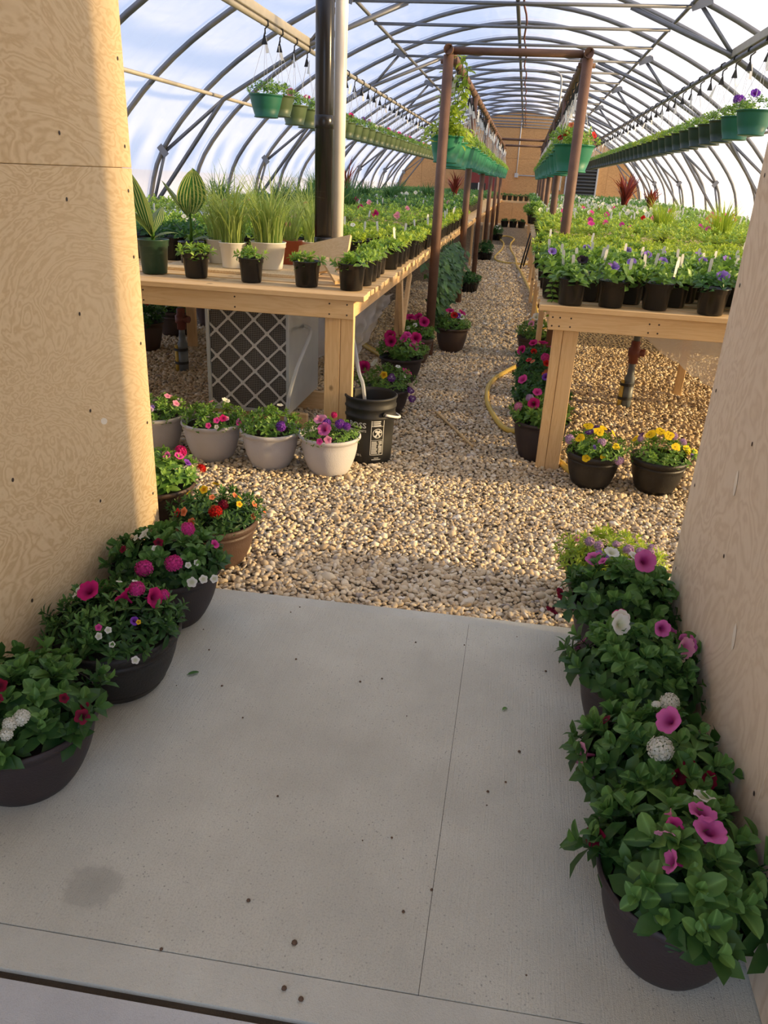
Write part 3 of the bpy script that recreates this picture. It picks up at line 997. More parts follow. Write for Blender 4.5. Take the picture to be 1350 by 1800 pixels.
def bake(name, arrs, mat, wid=.62):
    P, D, N, Sz, T = arrs[:5]
    n = len(P)
    Sd = np.cross(N, D)
    L = LEAF_LO_V * np.array([1, wid, 1])
    V = P[:, None, :] + Sz[:, None, None] * (L[None, :, 0:1] * D[:, None, :] + L[None, :, 1:2] * Sd[:, None, :] + L[None, :, 2:3] * N[:, None, :])
    F = LEAF_LO_F[None] + (np.arange(n) * 8)[:, None, None]
    return mesh_np(name, V, F, mat, np.repeat(T, 8))

def join_arr(*A):
    return tuple(np.concatenate([a[i] for a in A]) for i in range(5))

def blades(name, r, n, R0, L, mat, bend=.9, w=.006, z0=0.0, lo=.6):
    seg = 5
    V, F, T = [], [], []
    for i in range(n):
        a, rad = r.uniform(0, 2 * PI), R0 * math.sqrt(r.uniform(0, 1))
        b = a + r.normal(0, .6)
        l = L * r.uniform(lo, 1.1)
        bd = bend * r.uniform(.35, 1.3)
        p = np.array([rad * math.cos(a), rad * math.sin(a), z0])
        th = r.uniform(0, .22)
        side = np.array([-math.sin(b), math.cos(b), 0])
        o = len(V)
        t = float(np.clip(r.normal(.5, .25), 0, 1))
        for k in range(seg + 1):
            ww = w * (1 - (k / seg) ** 2 * .92) * (.6 + .4 * min(1, k))
            V += [p - side * ww / 2, p + side * ww / 2]
            T += [t, t]
            p = p + l / seg * np.array([math.sin(th) * math.cos(b), math.sin(th) * math.sin(b), math.cos(th)])
            th += bd / seg * (1 + k * .35)
        for k in range(seg):
            q = o + 2 * k
            F += [(q, q + 1, q + 3), (q, q + 3, q + 2)]
    return mesh_np(name, V, F, mat, T)

def petunia_mesh(nm, mat):
    n = 30
    rings = [(.10, -1.15, 0), (.13, -.6, 0), (.30, -.22, .15), (.62, -.03, .75), (.86, .03, 1), (1.0, .02, 1)]
    V, T, F = [], [], []
    for i, (r, z, t) in enumerate(rings):
        for k in range(n):
            a = 2 * PI * k / n
            lob = 1 - (.11 * (1 - abs(math.cos(2.5 * a))) ** 2 if i > 3 else 0)
            ru = (.075 * math.sin(10 * a + i) + .05 * math.sin(5 * a)) if i > 3 else (.03 * math.cos(5 * a) if i == 3 else 0)
            V.append((r * lob * math.cos(a), r * lob * math.sin(a), z + ru))
            T.append(t)
    for i in range(len(rings) - 1):
        for k in range(n):
            k2 = (k + 1) % n
            a, b, c, d = i * n + k, i * n + k2, (i + 1) * n + k2, (i + 1) * n + k
            F += [(a, b, c), (a, c, d)]
    return mesh_np(nm, V, F, mat, T)

def five_petal(nm, mat, notch=.12, n=25):
    V, T, F = [(0, 0, -.12)], [0], []
    for r, t, z in ((.28, .15, -.04), (.7, .9, .03), (1.0, 1, 0)):
        for k in range(n):
            a = 2 * PI * k / n
            q = abs(math.cos(2.5 * a)) ** .5
            rr = r * (.62 + .38 * q) if r > .5 else r
            V.append((rr * math.cos(a), rr * math.sin(a), z + .05 * q))
            T.append(t)
    for k in range(n):
        k2 = (k + 1) % n
        F.append((0, 1 + k, 1 + k2))
        for i in range(2):
            a, b = 1 + i * n + k, 1 + i * n + k2
            F += [(a, a + n, b + n), (a, b + n, b)]
    return mesh_np(nm, V, F, mat, T)

def pansy_mesh(nm, mat):
    V, T, F = [], [], []
    for j, (ang, sz, z) in enumerate(((90 - 32, .62, 0), (90 + 32, .62, .015), (8, .56, .03), (172, .56, .045), (270, .66, .06))):
        a = math.radians(ang)
        cx, cy = .46 * math.cos(a), .46 * math.sin(a)
        o = len(V)
        V.append((cx * .35, cy * .35, z)); T.append(0.0 if j > 1 else .8)
        for ring, (q, t) in enumerate(((.42, .85 if j > 1 else 1), (1, 1))):
            for k in range(12):
                b = 2 * PI * k / 12
                V.append((cx * (.4 + .6 * q) + sz * q * math.cos(b), cy * (.4 + .6 * q) + sz * q * math.sin(b), z + .05 * math.sin(3 * b) * q))
                T.append(t)
        for k in range(12):
            k2 = (k + 1) % 12
            F += [(o, o + 1 + k, o + 1 + k2), (o + 1 + k, o + 13 + k, o + 13 + k2), (o + 1 + k, o + 13 + k2, o + 1 + k2)]
    return mesh_np(nm, V, F, mat, T)

def verbena_mesh(nm, mat, seed=1, n=26):
    r = random.Random(seed)
    V, T, F = [], [], []
    for i in range(n):
        u = (i + .5) / n
        th = math.acos(1 - 1.05 * u)
        ph = i * 2.399
        d = Vector((math.sin(th) * math.cos(ph), math.sin(th) * math.sin(ph), math.cos(th) * .75))
        c = d * r.uniform(.62, .78)
        t1 = d.orthogonal().normalized()
        t2 = d.cross(t1).normalized()
        ro = r.uniform(0, 6.28)
        for k in range(5):
            a = ro + 2 * PI * k / 5
            e1 = t1 * math.cos(a) + t2 * math.sin(a)
            e2 = t2 * math.cos(a) - t1 * math.sin(a)
            o = len(V)
            s = .44
            for p, tt in ((c, .2), (c + e1 * s * .75 + e2 * s * .34 + d * .05, 1), (c + e1 * s * .92 + d * .02, .9), (c + e1 * s * .75 - e2 * s * .34 + d * .05, 1)):
                V.append(tuple(p)); T.append(tt)
            F += [(o, o + 2, o + 1), (o, o + 3, o + 2)]
    return mesh_np(nm, V, F, mat, T)

FL = {}
def flower(kind, color):
    k = (kind, color)
    if k not in FL:
        FL[k] = {'petunia': petunia_mesh, 'small': five_petal, 'verbena': verbena_mesh, 'pansy': pansy_mesh}[kind]('flower', 'f_' + color)
    return FL[k]

def face(p, d, s, roll=0.0):
    d = Vector(d).normalized()
    q = d.to_track_quat('Z', 'Y')
    return Matrix.Translation(p) @ q.to_matrix().to_4x4() @ Matrix.Rotation(roll, 4, 'Z') @ Matrix.Scale(s, 4)

# ------------------------------------------------------------------ pots
def pot_mesh(name, mat, prof_out, wall=.006, n=36, floor_z=.012):
    """prof_out from the foot to the top of the rim; goes back down inside"""
    r_top, z_top = prof_out[-1]
    inner = [(max(r - wall, .01), z) for r, z in reversed(prof_out) if z < z_top - .004]
    prof = list(prof_out) + [(r_top - wall * .6, z_top + .001)] + inner[:-1] + [(max(prof_out[0][0] - wall, .01), floor_z)]
    mb = MB().lathe(prof, n)
    mb.disc(prof_out[0][0], 0.0, n, down=True)
    mb.disc(max(prof_out[0][0] - wall, .01), floor_z, n)
    return mb.mesh(name, mat)

def soil_mesh(r, z, n=28):
    mb = MB()
    vs = [(0, 0, z + .008)]
    for q in (.5, 1):
        vs += [(r * q * math.cos(2 * PI * k / n), r * q * math.sin(2 * PI * k / n), z + (.006 if q < 1 else 0)) for k in range(n)]
    fs = []
    for k in range(n):
        k2 = (k + 1) % n
        fs += [(0, 1 + k, 1 + k2), (1 + k, 1 + n + k, 1 + n + k2, 1 + k2)]
    return mb.add(vs, fs, True).mesh('soil', 'soil')

def bowl_prof(r, h, rb=None, rim=.022):
    rb = rb or r * .60
    P = [(rb * .97, 0), (rb, .004)]
    for k in range(1, 9):
        t = k / 8
        P.append((rb + (r - .016 - rb) * math.sin(t * PI / 2) ** .85, .004 + (h - rim - .004) * t))
    P += [(r - .004, h - rim + .002), (r, h - rim + .008), (r, h - .006), (r - .004, h)]
    return P

def ring_prof(r, h, rb=None):
    """planter with raised bands under the rim and above the foot"""
    rb = rb or r * .62
    P = [(rb * .96, 0), (rb, .004)]
    zb = h * .14
    def rr(z):
        return rb + (r - .014 - rb) * math.sin(min(1, z / (h * .86)) * PI / 2) ** .9
    for z in (h * .06, zb):
        P.append((rr(z), z))
    P += [(rr(zb) + .003, zb + .002), (rr(zb) + .003, zb + .006), (rr(zb + .008), zb + .008)]
    for k in range(1, 6):
        z = zb + .008 + (h * .70 - zb) * k / 5
        P.append((rr(z), z))
    z = h * .70 + .012
    P += [(rr(z) + .004, z), (rr(z) + .004, z + .006), (rr(z), z + .008), (rr(h * .82), h * .82), (rr(h * .82) + .004, h * .83), (r - .008, h * .86),
          (r, h * .88), (r + .001, h - .006), (r - .004, h)]
    return P

def nursery_prof(r, h, rb=None):
    rb = rb or r * .80
    ra = rb + (r - .004 - rb) * .86
    return [(rb - .003, 0), (rb, .004), (ra, h * .80), (r - .001, h * .81), (r - .0005, h - .006), (r + .003, h - .005), (r + .003, h)]

def basket_prof(r, h):
    rb = r * .66
    return [(rb * .96, 0), (rb + .010, .003), (rb + .010, .013), (rb + .002, .016), (rb + (r - rb) * .45, h * .42), (r - .010, h * .86), (r - .006, h - .012), (r + .004, h - .010), (r + .004, h)]

def flare_prof(r, h, rb=None):
    """tall bowl with a broad rolled rim"""
    rb = rb or r * .62
    rw = r * .90
    P = [(rb * .96, 0), (rb, .005)]
    for k in range(1, 8):
        t = k / 7
        P.append((rb + (rw - rb) * math.sin(t * PI / 2) ** .8, .005 + (h - .04) * t))
    P += [(rw + .002, h - .032), (r - .006, h - .022), (r, h - .014), (r, h - .004), (r - .006, h)]
    return P

POT = {}
def pot(kind, mat, r, h):
    k = (kind, mat, round(r, 3), round(h, 3))
    if k not in POT:
        prof = {'bowl': bowl_prof, 'flare': flare_prof, 'ring': ring_prof, 'nursery': nursery_prof, 'basket': basket_prof}[kind](r, h)
        nm = 'basket' if kind == 'basket' else 'pot'
        POT[k] = (pot_mesh(nm, mat, prof, .005, 24 if kind in ('nursery', 'basket') else 40), soil_mesh(r - (.012 if kind in ('nursery', 'basket') else .02), h - .03))
    return POT[k]

TAG_ME = MB().add([(-.007, -.0006, -.03), (.007, -.0006, -.03), (.009, -.0006, .045), (.006, -.0006, .058), (-.006, -.0006, .058), (-.009, -.0006, .045),
                   (-.007, .0006, -.03), (.007, .0006, -.03), (.009, .0006, .045), (.006, .0006, .058), (-.006, .0006, .058), (-.009, .0006, .045)],
                  [(0, 1, 2, 3, 4, 5), (11, 10, 9, 8, 7, 6), (0, 6, 7, 1), (1, 7, 8, 2), (2, 8, 9, 3), (3, 9, 10, 4), (4, 10, 11, 5), (5, 11, 6, 0)]).mesh('plant_tag', 'tag')

def leaf_objects(parent, arrs, keep, broad=True, wide=1.0):
    P, D, N, Sz = arrs[:4]
    Sd = np.cross(N, D)
    lib = LEAF_BROAD if broad else LEAF_NARROW
    for i in keep:
        s = float(Sz[i])
        m = Matrix(((D[i][0] * s, Sd[i][0] * s * wide, N[i][0] * s, P[i][0]), (D[i][1] * s, Sd[i][1] * s * wide, N[i][1] * s, P[i][1]), (D[i][2] * s, Sd[i][2] * s * wide, N[i][2] * s, P[i][2]), (0, 0, 0, 1)))
        ob('leaf', lib[i % len(lib)], parent, mw=m)

def stems_mesh(c, ax, z0, r=.0025):
    mb = MB()
    for p, a in zip(c, ax):
        b = (p[0] * .45, p[1] * .45, z0)
        m = ((p[0] + b[0]) / 2 + a[0] * -.01, (p[1] + b[1]) / 2 + a[1] * -.01, (p[2] + b[2]) / 2)
        mb.tube([b, m, tuple(p)], [r, r * .8, r * .6], 5, False)
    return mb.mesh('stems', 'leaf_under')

def keep_in(A, t, lo=-1.352, hi=.654):
    """leaves that would grow into the passage walls are left out"""
    a = t.rotation_euler[2]
    tip = A[0] + A[1] * A[3][:, None]
    if t.location[1] > 2.75:
        return A
    m = np.ones(len(tip), bool)
    for p in (A[0], tip):
        x = t.location[0] + p[:, 0] * math.cos(a) - p[:, 1] * math.sin(a)
        m &= (x > lo) & (x < hi)
    return tuple(q[m] for q in A[:5]) + tuple(A[5:])

def big_planter(name, label, loc, r, h, style, mat, seed, flowers, H=.10, leaf=.048, n_ros=46, n_obj=170, over=1.12, narrow=False, group=None, zscale=.55, soil_mat=None, rot=None):
    """a planter close to the camera: every leaf on top is an object of its own"""
    rs = np.random.default_rng(seed)
    t = thing(name, label, 'planter', loc, 0.0 if rot is None else rot, group)
    pm, sm = pot(style, mat, r, h)
    ob('pot', pm, t)
    ob('soil', sm, t)
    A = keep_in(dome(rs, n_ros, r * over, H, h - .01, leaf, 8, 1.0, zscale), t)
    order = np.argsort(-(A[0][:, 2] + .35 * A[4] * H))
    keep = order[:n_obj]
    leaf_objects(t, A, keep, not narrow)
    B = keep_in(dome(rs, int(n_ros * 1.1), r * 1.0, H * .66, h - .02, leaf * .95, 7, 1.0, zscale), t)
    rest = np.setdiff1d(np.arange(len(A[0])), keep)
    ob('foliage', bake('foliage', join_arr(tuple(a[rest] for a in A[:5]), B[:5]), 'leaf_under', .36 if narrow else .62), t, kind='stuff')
    ob('stems', stems_mesh(A[5], A[6], h - .03), t, kind='stuff')
    cr, sr = math.cos(-t.rotation_euler[2]), math.sin(-t.rotation_euler[2])
    for f in flowers:
        kind, col, fx, fy, dz, s = f[:6]
        d = f[6] if len(f) > 6 else (fx * 1.6 + rs.normal(0, .2), fy * 1.6 - .35 + rs.normal(0, .2), 1.0)
        # given in the scene's axes, turned into the planter's own
        x, y = fx * r, fy * r
        q = min(1.2, math.hypot(fx, fy))
        z = h - .01 + H * (1 - zscale * q * q) + .012 + dz * .6
        lx, ly = x * cr - y * sr, x * sr + y * cr
        dx, dy = d[0] * cr - d[1] * sr, d[0] * sr + d[1] * cr
        ob('flower', flower(kind, col), t, mw=face((lx, ly, z), (dx, dy, d[2]), s, rs.uniform(0, 6)))
    return t

def mid_planter(name, label, cat, loc, r, h, style, mat, seed, flowers, H=.09, leaf=.034, n_ros=42, fmat='leaf_mid', wid=.5, over=1.1, group=None, flat=.55):
    rs = np.random.default_rng(seed)
    t = thing(name, label, cat, loc, 0, group)
    pm, sm = pot(style, mat, r, h)
    ob('pot', pm, t)
    ob('soil', sm, t)
    H *= 1.12
    A = dome(rs, int(n_ros * 1.5), r * over, H, h - .01, leaf, 8, 1.0, flat)
    B = dome(rs, int(n_ros * 1.0), r * .98, H * .6, h - .03, leaf, 7, 1.0, flat)
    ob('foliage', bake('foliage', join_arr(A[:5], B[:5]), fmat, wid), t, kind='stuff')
    for f in flowers:
        kind, col, fx, fy, dz, s = f[:6]
        q = min(1.2, math.hypot(fx, fy))
        z = h - .01 + H * (1 - flat * q * q) + .004 + dz * .55
        d = f[6] if len(f) > 6 else (fx + rs.normal(0, .25), fy - .55 + rs.normal(0, .25), .9)
        ob('flower', flower(kind, col), t, mw=face((fx * r, fy * r, z), d, s, rs.uniform(0, 6)))
    return t

def scatter(seed, n, spec, rmax=.95):
    """n random flowers: spec = [(kind, colour, size)]"""
    r = random.Random(seed)
    out = []
    for i in range(n):
        k, c, s = spec[i % len(spec)]
        a, q = r.uniform(0, 6.28), rmax * math.sqrt(r.uniform(0.02, 1))
        out.append((k, c, q * math.cos(a), q * math.sin(a), r.uniform(-.008, .012), s * r.uniform(.85, 1.15)))
    return out

# ------------------------------------------------------------------ planters in the passage
UPF = (0, -.6, .8)
big_planter('flower_planter', 'dark bowl planter with white verbena and one deep red flower, nearest on the left', (-1.165, 1.46, 0), .205, .215, 'bowl', 'dark_tub', 21, [
    ('verbena', 'white', .50, -.59, .01, .024, UPF), ('verbena', 'white', .42, -.70, .01, .021, UPF), ('verbena', 'white', .43, -.80, .005, .019, UPF),
    ('small', 'maroon', 1.04, -.22, .01, .021, (.3, -.9, .5)), ('small', 'maroon', 1.0, -.08, .01, .014), ('small', 'maroon', .05, -.30, .01, .02), ('small', 'maroon', .76, -.12, .0, .014), ('small', 'maroon', .12, -.45, 0, .013)],
    H=.125, leaf=.056, n_ros=60, n_obj=230, over=1.10)
big_planter('flower_planter', 'dark banded planter with hot pink petunias and tiny white flowers by the left wall', (-1.125, 1.905, 0), .205, .215, 'ring', 'black_tub', 22, [
    ('petunia', 'magenta', -.34, -.05, .04, .036, (-.1, -.5, .8)), ('petunia', 'magenta', .22, -.05, .04, .034, (-.7, .1, .6)), ('petunia', 'magenta', .62, .16, .03, .034, (.9, -.2, .3)),
    ('verbena', 'hotpink', .33, .18, .04, .030), ('verbena', 'hotpink', .66, .39, .02, .022), ('petunia', 'white', -.56, .0, .03, .024, (-.7, -.3, .6)),
    ('petunia', 'purple', .55, -.38, .0, .014), ('small', 'hotpink', .16, -.70, .015, .011), ('small', 'white', .21, -.80, .005, .012), ('small', 'white', .30, -.69, .01, .011),
    ('small', 'white', .78, -.88, -.02, .013, (.3, -.9, .3)), ('small', 'white', .43, -.85, .0, .010), ('small', 'white', -.02, .30, .04, .011), ('small', 'white', .18, .42, .04, .011), ('small', 'yellow', .62, -.4, .01, .008)],
    H=.10, leaf=.044, n_ros=84, n_obj=240, over=1.06, narrow=True)
big_planter('flower_planter', 'dark bowl planter with three round magenta flower heads and white flowers by the left wall', (-1.14, 2.325, 0), .20, .215, 'bowl', 'dark_tub', 23, [
    ('verbena', 'hotpink', .03, -.90, .015, .036, (-.1, -.6, .8)), ('verbena', 'hotpink', .47, -.69, .02, .036, (.1, -.5, .8)), ('verbena', 'hotpink', .36, .21, .04, .032), ('petunia', 'hotpink', .83, .30, .01, .018),
    ('small', 'white', .83, -.80, .0, .019, (.3, -.9, .5)), ('small', 'white', .97, -.64, .0, .016, (.5, -.8, .5)), ('small', 'white', 1.10, -.48, -.01, .016, (.7, -.7, .3)), ('small', 'white', .68, -.58, .01, .012), ('small', 'white', .78, -.45, .01, .012),
    ('small', 'maroon', .05, -.35, .02, .018), ('small', 'maroon', -.55, -.5, .02, .015), ('petunia', 'white', -.32, -.15, .03, .024), ('small', 'white', .05, -.50, .02, .012), ('small', 'white', -.45, -.2, .02, .014)],
    H=.115, leaf=.049, n_ros=68, n_obj=230, over=1.08)
big_planter('flower_planter', 'embossed brown planter with red and yellow flowers on the gravel beyond the left wall', (-1.155, 2.85, G), .178, .20, 'ring', 'brown_tub', 24, [
    ('verbena', 'red', .29, -.72, .02, .034, (0, -.8, .6)), ('verbena', 'maroon', .38, -.45, .02, .026), ('small', 'yellow', -.27, .0, .03, .020, (-.1, -.8, .6)), ('small', 'yellow', -.20, .60, .04, .018), ('small', 'yellow', .68, -.21, .02, .015), ('small', 'yellow', .60, .06, .02, .013), ('small', 'yellow', -.75, .2, .02, .013),
    ('small', 'coral', .90, .22, .01, .018), ('small', 'coral', 1.02, -.23, .0, .015), ('small', 'coral', 1.12, .30, .0, .014), ('small', 'coral', .48, .06, .02, .015), ('small', 'coral', -.50, -.68, .0, .021), ('small', 'red', -.68, -.66, .0, .022), ('small', 'coral', -.2, -.95, -.01, .02), ('small', 'coral', .05, -.3, .02, .014)],
    H=.11, leaf=.039, n_ros=84, n_obj=230, over=1.18, narrow=True)
mid_planter('flower_planter', 'dark planter with deep pink flowers half hidden behind the left wall edge', 'planter', (-1.50, 3.03, G), .17, .26, 'bowl', 'brown_dark', 25,
    [('verbena', 'magenta', .55, .35, .05, .034), ('verbena', 'red', .95, .75, .02, .026), ('petunia', 'hotpink', .62, .1, .04, .022), ('petunia', 'pink', .35, -.1, .02, .02), ('petunia', 'purple', .8, .2, .02, .02)], H=.13, leaf=.045, n_ros=46, wid=.6)

RW = [
    ('dark bowl planter with broad leaves and pink trumpet petunias, nearest on the right', (.485, 1.275, 0), 31, [
        ('petunia', 'pink', .08, .10, .05, .030, (.1, .1, 1.0)), ('petunia', 'pink', .12, -.16, .05, .034, (.05, -.1, 1.0)), ('petunia', 'pink', -.35, -.52, .05, .024, (-.9, -.1, .35)),
        ('petunia', 'palepink', -.34, -.20, .03, .026, (-.1, -.6, -.4)), ('petunia', 'hotpink', -.25, -.08, .02, .022, (.2, -.6, .4)), ('petunia', 'maroon', -1.03, .22, .01, .025, (-.5, -.7, .4)), ('petunia', 'white', .25, .62, .06, .024, (.1, .2, .9)), ('petunia', 'palepink', -.27, .06, .04, .012, (.9, -.1, .3))], .13, .066, 34, 1.24),
    ('dark planter with a large white verbena head and pink petunias, second nearest on the right', (.485, 1.61, 0), 32, [
        ('verbena', 'white', -.15, -.50, .04, .036, (-.05, -.6, .8)), ('petunia', 'pink', -.03, -.12, .06, .034, (-.7, -.4, .6)), ('petunia', 'palepink', -1.10, -.14, .02, .032, (-.95, -.3, .15)),
        ('petunia', 'maroon', .10, -.72, .01, .021), ('petunia', 'maroon', .52, -.62, .01, .023), ('small', 'maroon', .24, -.55, .01, .017), ('small', 'maroon', -.75, .35, .02, .016), ('verbena', 'white', .12, .50, .06, .028, UPF), ('verbena', 'white', -.08, .42, .04, .014)], .12, .058, 36, 1.2),
    ('dark bowl planter with white and pink petunias, third from the front on the right', (.487, 2.01, 0), 33, [
        ('petunia', 'white', -.35, .45, .05, .028, (-.3, -.5, .8)), ('petunia', 'white', -.40, .05, .05, .032, (.4, -.7, .4)), ('petunia', 'hotpink', -.30, .72, .06, .027, (-.2, -.6, .6)), ('petunia', 'pink', .50, .55, .05, .028), ('petunia', 'pink', .38, .70, .05, .024),
        ('petunia', 'pink', .75, .15, .05, .032, (.2, -.5, .8)), ('petunia', 'palepink', .67, -.12, .05, .032, (.5, -.7, .4)), ('petunia', 'pink', .27, .05, .04, .026, (.2, -.8, .4)), ('petunia', 'pink', -.90, .55, .01, .018), ('petunia', 'palepink', -1.0, .35, .01, .016), ('petunia', 'maroon', .30, .40, .02, .022)], .14, .060, 40, 1.26),
    ('dark planter with pink petunias and hanging maroon blooms, fourth from the front on the right', (.490, 2.43, 0), 34, [
        ('petunia', 'pink', -.60, .45, .06, .034, (-.2, -.3, .9)), ('petunia', 'white', -.30, .40, .06, .028, (.1, -.2, .9)), ('petunia', 'pink', .25, -.15, .07, .040, (.2, -.8, .5)), ('petunia', 'pink', -.50, .10, .04, .017), ('petunia', 'white', .72, .40, .05, .022), ('petunia', 'white', .15, .35, .04, .024),
        ('petunia', 'maroon', -1.18, .25, .0, .025, (-.8, -.5, -.1)), ('petunia', 'maroon', -1.34, -.10, -.06, .025, (-.4, -.6, -.6))], .15, .054, 42, 1.24),
]
for lab, loc, sd, fl, H, lf, nr, ov in RW:
    big_planter('flower_planter', lab, loc, .174, .225, 'bowl', 'dark_tub', sd, fl, H=H, leaf=lf, n_ros=int(nr * 1.45), n_obj=215, over=ov, zscale=.78)
mid_planter('flower_planter', 'planter of small lilac flowers and sunlit leaves beyond the right wall end', 'planter', (.50, 2.86, G), .185, .19, 'bowl', 'dark_tub', 36,
    [('verbena', 'lilac', a, b, .02, c, UPF) for a, b, c in ((-.52, -.2, .024), (-.35, -.4, .024), (.25, -.45, .026), (.51, -.4, .026), (.74, -.2, .022), (.0, -.35, .018), (.85, .2, .02))] + [('small', 'violet', -.34, -.62, .02, .018), ('small', 'violet', -.22, -.72, .02, .016), ('verbena', 'lilac', .26, -.75, .01, .026), ('small', 'palepink', -.45, -.80, .0, .016), ('small', 'palepink', -.75, .1, .02, .018)],
    H=.11, leaf=.038, n_ros=70, fmat='leaf_lime', wid=.36, over=1.22)

# ------------------------------------------------------------------ planters on the gravel, farther off
WG = 'pale grey planters in a row before the left bench'
mid_planter('flower_planter', 'pale grey planter with a lilac flower, cut by the left wall edge', 'planter', (-2.02, 4.13, G), .17, .225, 'flare', 'stone_tub', 41,
    scatter(6, 8, [('small', 'lilac', .02), ('small', 'palepink', .022), ('small', 'violet', .016)]), H=.10, n_ros=50, wid=.42, group=WG)
mid_planter('flower_planter', 'pale grey planter with small dark pink flowers below the heater', 'planter', (-1.655, 4.09, G), .178, .225, 'flare', 'stone_tub', 42,
    [('small', 'hotpink', .50, -.85, .02, .020), ('small', 'magenta', .66, -.70, .03, .022), ('small', 'hotpink', .30, -1.05, .0, .018), ('small', 'palepink', .75, -.6, .02, .015), ('small', 'hotpink', 1.08, -.40, .0, .018), ('petunia', 'white', .40, .30, .06, .026), ('small', 'white', .55, -1.0, .0, .014), ('small', 'palepink', -.3, .8, .03, .016)], H=.09, n_ros=46, wid=.5, group=WG)
mid_planter('flower_planter', 'pale grey planter with one purple flower head below the heater', 'planter', (-1.29, 4.06, G), .174, .22, 'flare', 'stone_tub', 43,
    [('verbena', 'purple', .60, -.80, .03, .034, (.1, -.8, .6)), ('small', 'palepink', -1.05, -.2, .0, .018), ('small', 'white', .15, .6, .04, .02)], H=.11, n_ros=50, wid=.5, group=WG)
mid_planter('flower_planter', 'pale textured planter with pink and purple petunias beside the black bucket', 'planter', (-.94, 4.06, G), .178, .225, 'flare', 'stone_tub', 44,
    [('petunia', 'pink', .02, -.85, .05, .040, (-.1, -.8, .6)), ('petunia', 'palepink', -.22, -.40, .06, .040, (-.1, -.4, .9)), ('verbena', 'purple', .02, -.55, .05, .030), ('verbena', 'purple', .42, -.45, .05, .034), ('verbena', 'purple', .62, -.40, .04, .028), ('small', 'palepink', .20, -1.12, .02, .024, (.1, -.9, .5)), ('small', 'hotpink', -.05, -1.15, .0, .02, (-.1, -.9, .5)), ('verbena', 'magenta', .1, .1, .05, .022)], H=.075, n_ros=50, wid=.36, leaf=.028, over=.98, group=WG)
YP = lambda s: [('pansy', 'pansy_yellow', -.62, -.42, .03, .026), ('pansy', 'pansy_yellow', .0, -.30, .05, .030), ('pansy', 'pansy_yellow', -.30, .45, .06, .028), ('pansy', 'pansy_yellow', .22, .40, .05, .022), ('pansy', 'pansy_yellow', .55, .10, .04, .022), ('pansy', 'pansy_yellow', .62, -.60, .01, .022), ('pansy', 'pansy_yellow', -.38, -1.02, -.05, .022), ('pansy', 'pansy_yellow', .18, -1.0, -.04, .016),
     ('pansy', 'pansy_purple', .05, .62, .06, .026), ('pansy', 'pansy_purple', .42, .55, .05, .024), ('pansy', 'pansy_purple', -.32, -.25, .04, .026), ('verbena', 'lilac', .10, -.68, .02, .028), ('verbena', 'lilac', -.95, -.1, .02, .034), ('verbena', 'lilac', .75, -.95, -.02, .03), ('pansy', 'pansy_purple', .8, .5, .04, .022), ('small', 'violet', -.15, -.85, 0, .018)]
mid_planter('pansy_planter', 'black embossed planter of yellow and purple pansies beside the right bench leg', 'planter', (.553, 4.27, G), .158, .205, 'ring', 'black_tub', 45, YP(1), H=.10, n_ros=48, wid=.45, over=1.22)
mid_planter('pansy_planter', 'black embossed planter of yellow pansies beside the right wall', 'planter', (.912, 4.28, G), .158, .205, 'ring', 'black_tub', 46,
    [('pansy', 'pansy_yellow', -.45, .05, .05, .028), ('pansy', 'pansy_yellow', -.35, .45, .06, .026), ('pansy', 'pansy_yellow', -.1, .25, .06, .026), ('pansy', 'pansy_yellow', .15, -.1, .05, .028), ('pansy', 'pansy_yellow', .35, -.55, .02, .026), ('pansy', 'pansy_yellow', .78, -.35, .02, .030), ('pansy', 'pansy_yellow', 1.1, -.1, .03, .026), ('pansy', 'pansy_yellow', -.85, .5, .04, .022),
     ('pansy', 'pansy_purple', -.7, .4, .05, .024), ('verbena', 'lilac', .35, .1, .04, .028), ('verbena', 'lilac', .7, .1, .03, .026), ('pansy', 'pansy_purple', -.2, .7, .05, .022), ('verbena', 'lilac', -.75, .1, .03, .022), ('small', 'violet', 1.0, -.35, .0, .02)], H=.10, n_ros=48, wid=.45, over=1.22)
# down the right side of the aisle
mid_planter('flower_planter', 'dark planter of crimson petunias with pink and white verbena behind the right bench leg', 'planter', (.255, 4.66, G), .175, .25, 'bowl', 'dark_tub', 51,
    [('petunia', 'magenta', -.35, -.5, .03, .038, (-.2, -.8, .5)), ('verbena', 'palepink', -.85, -.35, .03, .034), ('verbena', 'lilac', -.5, -.1, .04, .03), ('petunia', 'hotpink', -.25, .2, .07, .03, (0, -.6, .8))], H=.12, leaf=.05, n_ros=44, wid=.5)
mid_planter('flower_planter', 'dark planter with purple and violet petunias, second behind the right bench leg', 'planter', (.255, 5.12, G), .175, .25, 'bowl', 'dark_tub', 52,
    [('petunia', 'hotpink', -.75, .1, .06, .036, (-.5, -.5, .6)), ('petunia', 'violet', .3, -.3, .05, .036), ('petunia', 'purple', .1, -.1, .05, .03), ('verbena', 'coral', .1, .6, .07, .03)], H=.13, leaf=.05, n_ros=44, fmat='leaf_blue', wid=.6)
mid_planter('flower_planter', 'dark planter with coral and red flowers, third behind the right bench leg', 'planter', (.26, 5.60, G), .175, .25, 'bowl', 'dark_tub', 53,
    [('verbena', 'hotpink', .1, .0, .07, .040), ('small', 'red', .15, -.4, .05, .026), ('verbena', 'coral', .2, -.75, .02, .03), ('small', 'red', -.55, .2, .06, .024), ('small', 'coral', -.4, -.2, .05, .022)], H=.14, leaf=.045, n_ros=46, fmat='leaf_blue', wid=.5)
